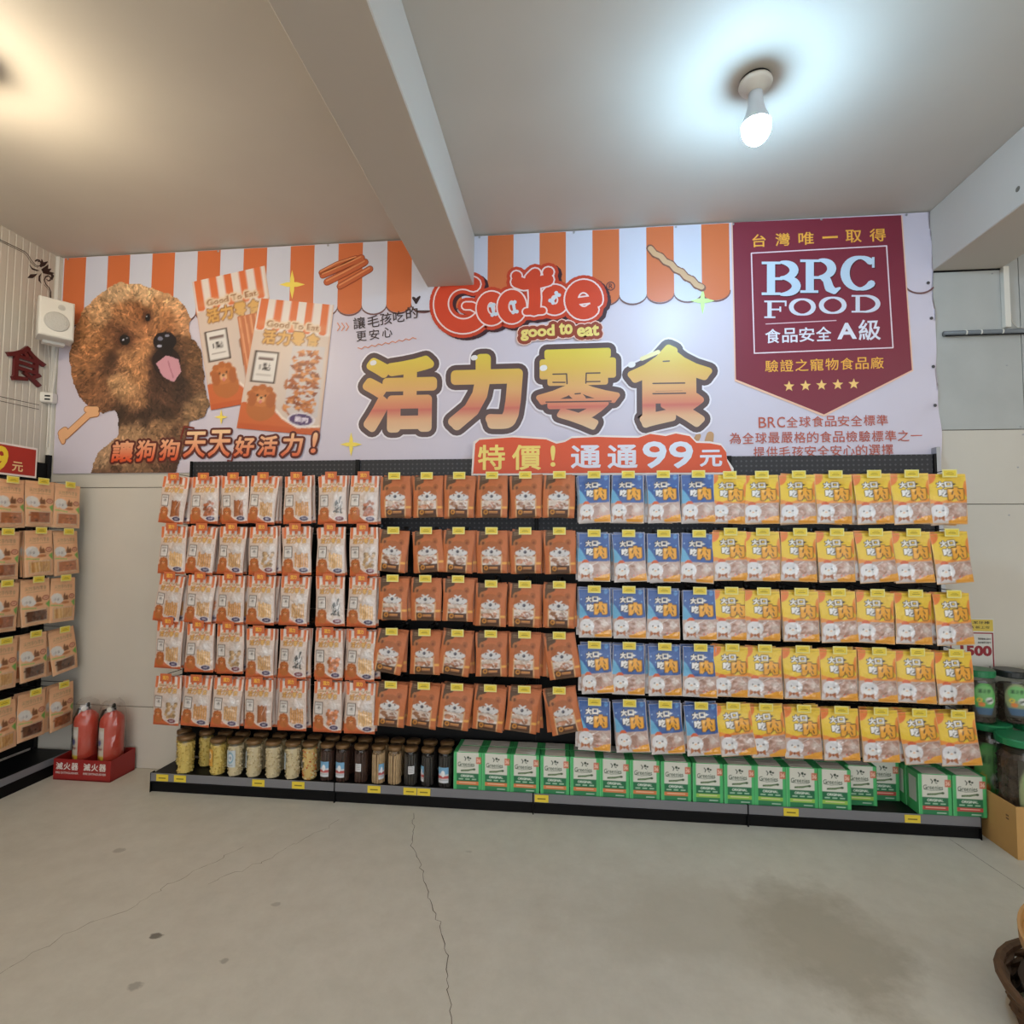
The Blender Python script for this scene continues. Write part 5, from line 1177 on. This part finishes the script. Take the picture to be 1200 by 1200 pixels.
# ================================================================== FIRE EXTINGUISHERS in their tray
M_red = mat('red_tray', (150, 34, 32), .45); M_er = mat('extinguisher_red', (206, 78, 60), .35)
tr = thing('extinguisher_tray', (-.466, -.112, 0), label='red sheet-metal tray lettered 滅火器 holding two fire extinguishers on the floor', cat='extinguisher stand')
w2, d2, hh, tt = .170, .084, .112, .003
MB().box((-w2, -d2, .002), (w2, d2, .006)).build('base', M_red, tr)
MB().box((-w2, -d2, .0), (w2, -d2+tt, hh)).build('front_panel', M_red, tr); MB().box((-w2, d2-tt, 0), (w2, d2, hh+.012)).build('back_panel', M_red, tr)
for x in (-w2, w2-tt):
    MB().add([(x, -d2+tt, 0), (x+tt, -d2+tt, 0), (x+tt, d2-tt, 0), (x, d2-tt, 0), (x, -d2+tt, hh), (x+tt, -d2+tt, hh), (x+tt, d2-tt, hh+.012), (x, d2-tt, hh+.012)], [(3, 2, 1, 0), (4, 5, 6, 7), (0, 1, 5, 4), (1, 2, 6, 5), (2, 3, 7, 6), (3, 0, 4, 7)]).build('side_panel', M_red, tr)
MB().box((-.0015, -d2+tt, 0), (.0015, d2-tt, hh)).build('divider', M_red, tr)
M_wi = mat('ink_white', (226, 220, 214), .5)
for x0 in (-.155, .010):
    for k, ch in enumerate('滅火器'):
        vs, fs = fit_text(ch, x0+k*.046, .055, x0+k*.046+.042, .094, bevel=.02); MB().add([(x, -d2-.0008+y*.3, z) for x, y, z in vs], fs).build('lettering', M_wi, tr)
    vs, fs = fit_text('FIRE EXTINGUISHER', x0, .034, x0+.135, .045, bevel=.01); MB().add([(x, -d2-.0008+y*.3, z) for x, y, z in vs], fs).build('lettering', M_wi, tr)
M_bag = glass_mat('thin_plastic_bag', (.97, .97, .97), .25, .18)
def art_ext():
    c = Canvas(.5, 1, 60, (216, 206, 190)); c.rect(.05, .1, .45, .3, (230, 226, 220)); c.ell(.25, .42, .12, .08, (90, 90, 150)); c.rect(.08, .55, .42, .6, (150, 80, 70)); c.rect(0, .75, .5, 1, (222, 190, 60)); c.ell(.25, .87, .1, .07, (190, 80, 50)); return c
EXA = art_ext().cells(10, 20)
for i, (x, lab) in enumerate(((-.528, 'red fire extinguisher in clear plastic, the one nearer the side rack'), (-.372, 'red fire extinguisher in clear plastic, the one nearer the treat bags'))):
    e = thing('fire_extinguisher', (x, -.112, .0065), (0, 0, .1), label=lab, cat='fire extinguisher', group='fire extinguishers in the tray')
    MB().lathe([(.050, 0), (.058, .006), (.058, .290), (.054, .312), (.040, .332), (.022, .343), (.017, .350)], n=28).build('cylinder', M_er, e, smooth=True)
    MB().lathe([(.018, .350), (.018, .366), (.012, .368)], n=16).build('valve', M_steel, e, smooth=True)
    MB().tube([(0, 0, .362), (.012, -.012, .385), (.03, -.03, .392), (.048, -.05, .386)], [.006, .007, .006, .004], 8).build('lever', M_black, e)
    MB().tube([(0, 0, .366), (.010, -.004, .372), (.04, -.036, .368)], [.005, .006, .004], 8).build('carry_handle', M_black, e)
    MB().tube([(-.012, 0, .358), (-.045, -.006, .350), (-.062, -.010, .30), (-.063, -.012, .2), (-.060, -.012, .12)], .007, 8).build('hose', M_black, e)
    g = MB().lathe([(.014, 0), (.014, .004), (.001, .005)], n=16, rot=Matrix.Rotation(math.pi/2, 3, 'X')).build('gauge', M_white, e, loc=(-.002, -.022, .36))
    P = np.zeros((20, 10, 3))
    for j in range(20):
        for k in range(10): a = math.radians(205+k*7.2); P[j, k] = (math.cos(a)*.0588, math.sin(a)*.0588, .27-.20*j/19)
    link('instruction_label', grid_mesh('instruction_label', P, EXA, M_print), e)
    s_ = random.Random(i); pr = [(.064, .10), (.068, .16), (.064, .22), (.069, .28), (.066, .33), (.056, .37), (.050, .395), (.030, .41)]
    pl = MB(); vs = []; fs = []
    for (r_, z) in pr:
        for k in range(20): a = 2*math.pi*k/20; q = r_*(1+s_.uniform(-.05, .06)); vs.append((math.cos(a)*q, math.sin(a)*q, z+s_.uniform(-.006, .006)))
    for l in range(len(pr)-1):
        for k in range(20): j = (k+1) % 20; fs.append((l*20+k, l*20+j, l*20+20+j, l*20+20+k))
    pl.add(vs, fs).build('plastic_wrap', M_bag, e, smooth=False)

# ================================================================== RIGHT END: cardboard tray, big jars, notice
M_card = mat('kraft_cardboard', (196, 152, 92), .8, var=.04, vscale=8); M_tape = mat('card_print', (120, 92, 58), .8)
ct = thing('cardboard_tray', (4.036, -.42, 0), label='open brown cardboard tray on the floor holding large green-lidded jars', cat='cardboard box')
WX, DY = .60, .40
for nm, a, b in (('front_panel', (0, 0, 0), (WX, .005, .215)), ('back_panel', (0, DY-.005, 0), (WX, DY, .215)), ('side_panel', (0, .005, 0), (.005, DY-.005, .215)), ('side_panel', (WX-.005, .005, 0), (WX, DY-.005, .215)), ('base', (.005, .005, .001), (WX-.005, DY-.005, .006))):
    MB().box(a, b).build(nm, M_card, ct)
for x in (.03, .07, .11, .15): MB().box((x, -.0006, .008), (x+.028, 0, .014)).build('slot_mark', M_tape, ct)
for z in (.155, .142): MB().box((-.0006, .04, z), (0, .055, z+.007)).build('slot_mark', M_tape, ct)
M_glid = mat('green_lid', (34, 128, 80), .35); M_dlid = mat('dark_lid', (30, 34, 34), .35)
M_brown = mat('dark_chews', (74, 58, 46), .6, bump=.6, bscale=60, var=.35, vscale=60)
M_pet = glass_mat('clear_pet_jar', (.93, .95, .94), .14, .08)
def art_big(k):
    c = Canvas(.8, 1, 80, (74, 70, 60))
    g = (92, 176, 90) if k else (150, 160, 116)
    c.ell(.4, .45, .36, .42, g); c.ell(.4, .3, .28, .2, (120, 186, 110)); c.text('潔牙棒', .2, .2, .6, .32, (40, 80, 50), bevel=.02); c.ell(.24, .52, .09, .07, (230, 200, 60)); c.ell(.24, .52, .04, .03, (60, 120, 120)); c.ell(.30, .64, .1, .06, (226, 130, 60)); c.ell(.56, .52, .14, .1, (214, 216, 210)); c.line([(.48, .55), (.64, .50)], .03, (50, 60, 50)); c.poly([(.1, .72), (.7, .72), (.6, .92), (.2, .92)], (70, 100, 130)); return c
BIGC = [art_big(0).cells(20, 26), art_big(1).cells(20, 26)]
def bigjar(x, y, z, r_, h_, lid, k, text, ang=250):
    t = thing('chew_jar', (x, y, z), label=text, cat='jar', group='large green-lidded chew jars')
    MB().lathe([(r_*.92, 0), (r_, .01), (r_, h_*.40), (r_*.97, h_*.46), (r_, h_*.52), (r_, h_-.05), (r_*.9, h_-.02), (r_*.84, h_)], n=28).build('plastic_body', M_pet, t, smooth=True)
    MB().lathe([(r_*.93, h_-.004), (r_*.95, h_), (r_*.95, h_+.022), (r_*.90, h_+.027), (r_*.4, h_+.027)], n=32).build('lid', lid, t, smooth=False)
    s_ = random.Random(int(x*100)); mb = MB().lathe([(r_*.86, .006), (r_*.88, h_-.06), (r_*.7, h_-.04)], n=16)
    for q in range(90):
        a = s_.random()*6.283; zz = .01+s_.random()*(h_-.075); p = Vector((math.cos(a)*r_*.87, math.sin(a)*r_*.87, zz)); d = Vector((-math.sin(a), math.cos(a), s_.uniform(-1, 1))).normalized()*.012
        mb.tube([p-d, p+d], .006, 5)
    o = mb.build('chews', M_brown, t); o['kind'] = 'stuff'
    P = np.zeros((26, 20, 3))
    for j in range(26):
        for i in range(20): a = math.radians(ang-38+76*i/19); P[j, i] = (math.cos(a)*(r_+.001), math.sin(a)*(r_+.001), h_*.88-h_*.72*j/25)
    link('label', grid_mesh('label', P, BIGC[k], M_print), t)
bigjar(4.150, -.120, .007, .092, .445, M_glid, 1, 'tall green-lidded chew jar in the tray, back corner beside the chew boxes', 235)
bigjar(4.352, -.120, .007, .092, .445, M_glid, 0, 'tall green-lidded chew jar in the tray, second along the back', 240)
bigjar(4.545, -.120, .007, .082, .445, M_glid, 1, 'tall green-lidded chew jar in the tray, third along the back', 240)
bigjar(4.150, -.312, .007, .098, .440, M_glid, 0, 'tall green-lidded chew jar in the tray, front corner nearest the aisle', 262)
bigjar(4.360, -.312, .007, .098, .440, M_glid, 1, 'tall green-lidded chew jar in the tray, front, second from the rack', 250)
bigjar(4.115, -.115, .4795, .070, .215, M_glid, 1, 'smaller chew jar stacked on top, half hidden by the yellow bags', 255)
bigjar(4.262, -.115, .4795, .070, .215, M_dlid, 0, 'smaller dark-lidded chew jar stacked on top, below the 1500 notice', 250)
bigjar(4.410, -.115, .4795, .070, .215, M_glid, 1, 'smaller green-lidded chew jar stacked on top, farthest from the rack', 250)
nt = thing('price_notice', (0, 0, 0), label='paper notice with yellow header, red frame and price 1500 on the wall', cat='notice')
na, nb = 4.06, 4.268
MB().box((na, -.0105, .684), (nb, -.0095, .945)).build('paper', mat('notice_paper', (216, 214, 208), .6), nt)
MB().box((na+.002, -.0112, .883), (nb-.003, -.0106, .940)).build('yellow_header', mat('notice_yellow', (216, 190, 84), .6), nt)
M_nr = mat('notice_red', (150, 34, 46), .5)
fr_ = MB(); x0_, x1_, z0_, z1_ = na+.004, nb-.004, .690, .876
for a, b in (((x0_, z0_), (x1_, z0_+.006)), ((x0_, z1_-.006), (x1_, z1_)), ((x0_, z0_), (x0_+.006, z1_)), ((x1_-.006, z0_), (x1_, z1_))): fr_.box((a[0], -.0112, a[1]), (b[0], -.0106, b[1]))
fr_.build('red_frame', M_nr, nt)
def ntext(s, xa, za, xb, zb, m, **k):
    vs, fs = fit_text(s, xa, za, xb, zb, **k); MB().add([(x, -.0116+y*.3, z) for x, y, z in vs], fs).build('lettering', m, nt)
ntext('1500', 4.110, .760, 4.254, .812, M_nr, bevel=.05)
M_bk = mat('ink_black', (44, 40, 36), .6)
ntext('專業護潔牙棒', na+.03, .918, nb-.018, .932, M_bk, bevel=.01); ntext('超大桶裝 新上市', na+.03, .895, nb-.02, .908, M_bk, bevel=.01)
for z in (.845, .827): ntext('限時優惠活動中', nb-.075, z-.005, nb-.016, z+.005, M_bk, bevel=.005)
ntext('元', nb-.03, .702, nb-.02, .713, M_bk, bevel=.03)

# ================================================================== NEAR CORNER: basket with rolled chews and bamboo tray
bk = thing('wicker_basket', (3.615, -1.335, 0), label='dark wicker basket at the near corner, cut by the frame edge', cat='basket')
M_wick = mat('wicker', (92, 66, 44), .7, var=.2, vscale=30)
wv = MB()
for l in range(6):
    R = .22+.0035*l; z = .012+l*.016
    pts = [(math.cos(2*math.pi*k/36)*(R+.004*(1 if (k+l) % 2 else -1)), math.sin(2*math.pi*k/36)*(R+.004*(1 if (k+l) % 2 else -1)), z) for k in range(37)]
    wv.tube(pts, .0085, 5)
o = wv.build('woven_side', M_wick, bk); o['kind'] = 'stuff'
MB().lathe([(.01, .002), (.2, .002), (.2, .010)], n=30).build('base', M_wick, bk)
MB().tube([(math.cos(2*math.pi*k/30)*.252, math.sin(2*math.pi*k/30)*.246, .108) for k in range(31)], .012, 7).build('rim', M_wick, bk)
M_roll = mat('rolled_rawhide', (128, 92, 62), .5, var=.3, vscale=12)
def roll_mesh():
    mb = MB(); n = 26
    for sgn in (0, 1): pass
    vs = []; fs = []
    for k in range(n):
        a = 2*math.pi*2.2*k/(n-1); r_ = .012+.014*k/(n-1)
        vs += [(-.075, math.cos(a)*r_, math.sin(a)*r_), (.075, math.cos(a)*r_*1.05, math.sin(a)*r_*1.05)]
    for k in range(n-1): fs.append((2*k, 2*k+2, 2*k+3, 2*k+1))
    mb.add(vs, fs)
    vs2 = [(x, y*1.06, z*1.06) for x, y, z in vs]; mb.add(vs2, [tuple(reversed(q)) for q in fs]); return mb.mesh('rolled_chew', M_roll, True)
RM = roll_mesh(); rq = random.Random(4)
pos = [(-.13, .02), (-.05, .11), (-.03, -.03), (.06, .05), (-.12, -.10)]
CL = ['rolled brown rawhide chew nearest the floor crack side of the wicker basket', 'rolled brown rawhide chew at the back of the wicker basket', 'rolled brown rawhide chew in the middle of the wicker basket', 'rolled brown rawhide chew under the bamboo tray', 'rolled brown rawhide chew at the front edge of the wicker basket']
for k, (dx, dy) in enumerate(pos):
    link('rolled_chew', RM, None, (3.615+dx, -1.335+dy, .07+.045*(k % 4)), (rq.uniform(-.3, .3), rq.uniform(-.25, .25), rq.uniform(0, 3.1)), label=CL[k], cat='dog chew', group='rolled chews in the wicker basket')
MB().lathe([(.01, 0), (.19, 0), (.21, .09)], n=20).build('liner', mat('basket_liner', (60, 46, 34), .8), bk, loc=(0, 0, .012))
bt = thing('bamboo_tray', (3.535, -1.31, .235), (math.radians(20), math.radians(-16), 0), label='round bamboo tray with raised rim propped on the basket edge', cat='tray')
M_bam = mat('bamboo', (198, 158, 100), .5, var=.12, vscale=14)
MB().lathe([(.001, .0), (.118, .0), (.118, .003), (.001, .003)], n=36).build('base', M_bam, bt)
MB().lathe([(.118, -.012), (.126, -.012), (.127, .030), (.120, .030), (.118, .004)], n=36).build('rim', mat('bamboo_rim', (176, 132, 78), .5), bt)
for k in range(7): a = k*.9; MB().tube([(math.cos(a)*.10, math.sin(a)*.10, .005), (math.cos(a+2.6)*.10, math.sin(a+2.6)*.10, .005)], .0035, 5).build('strip', mat('bamboo_dark', (150, 106, 62), .6), bt)
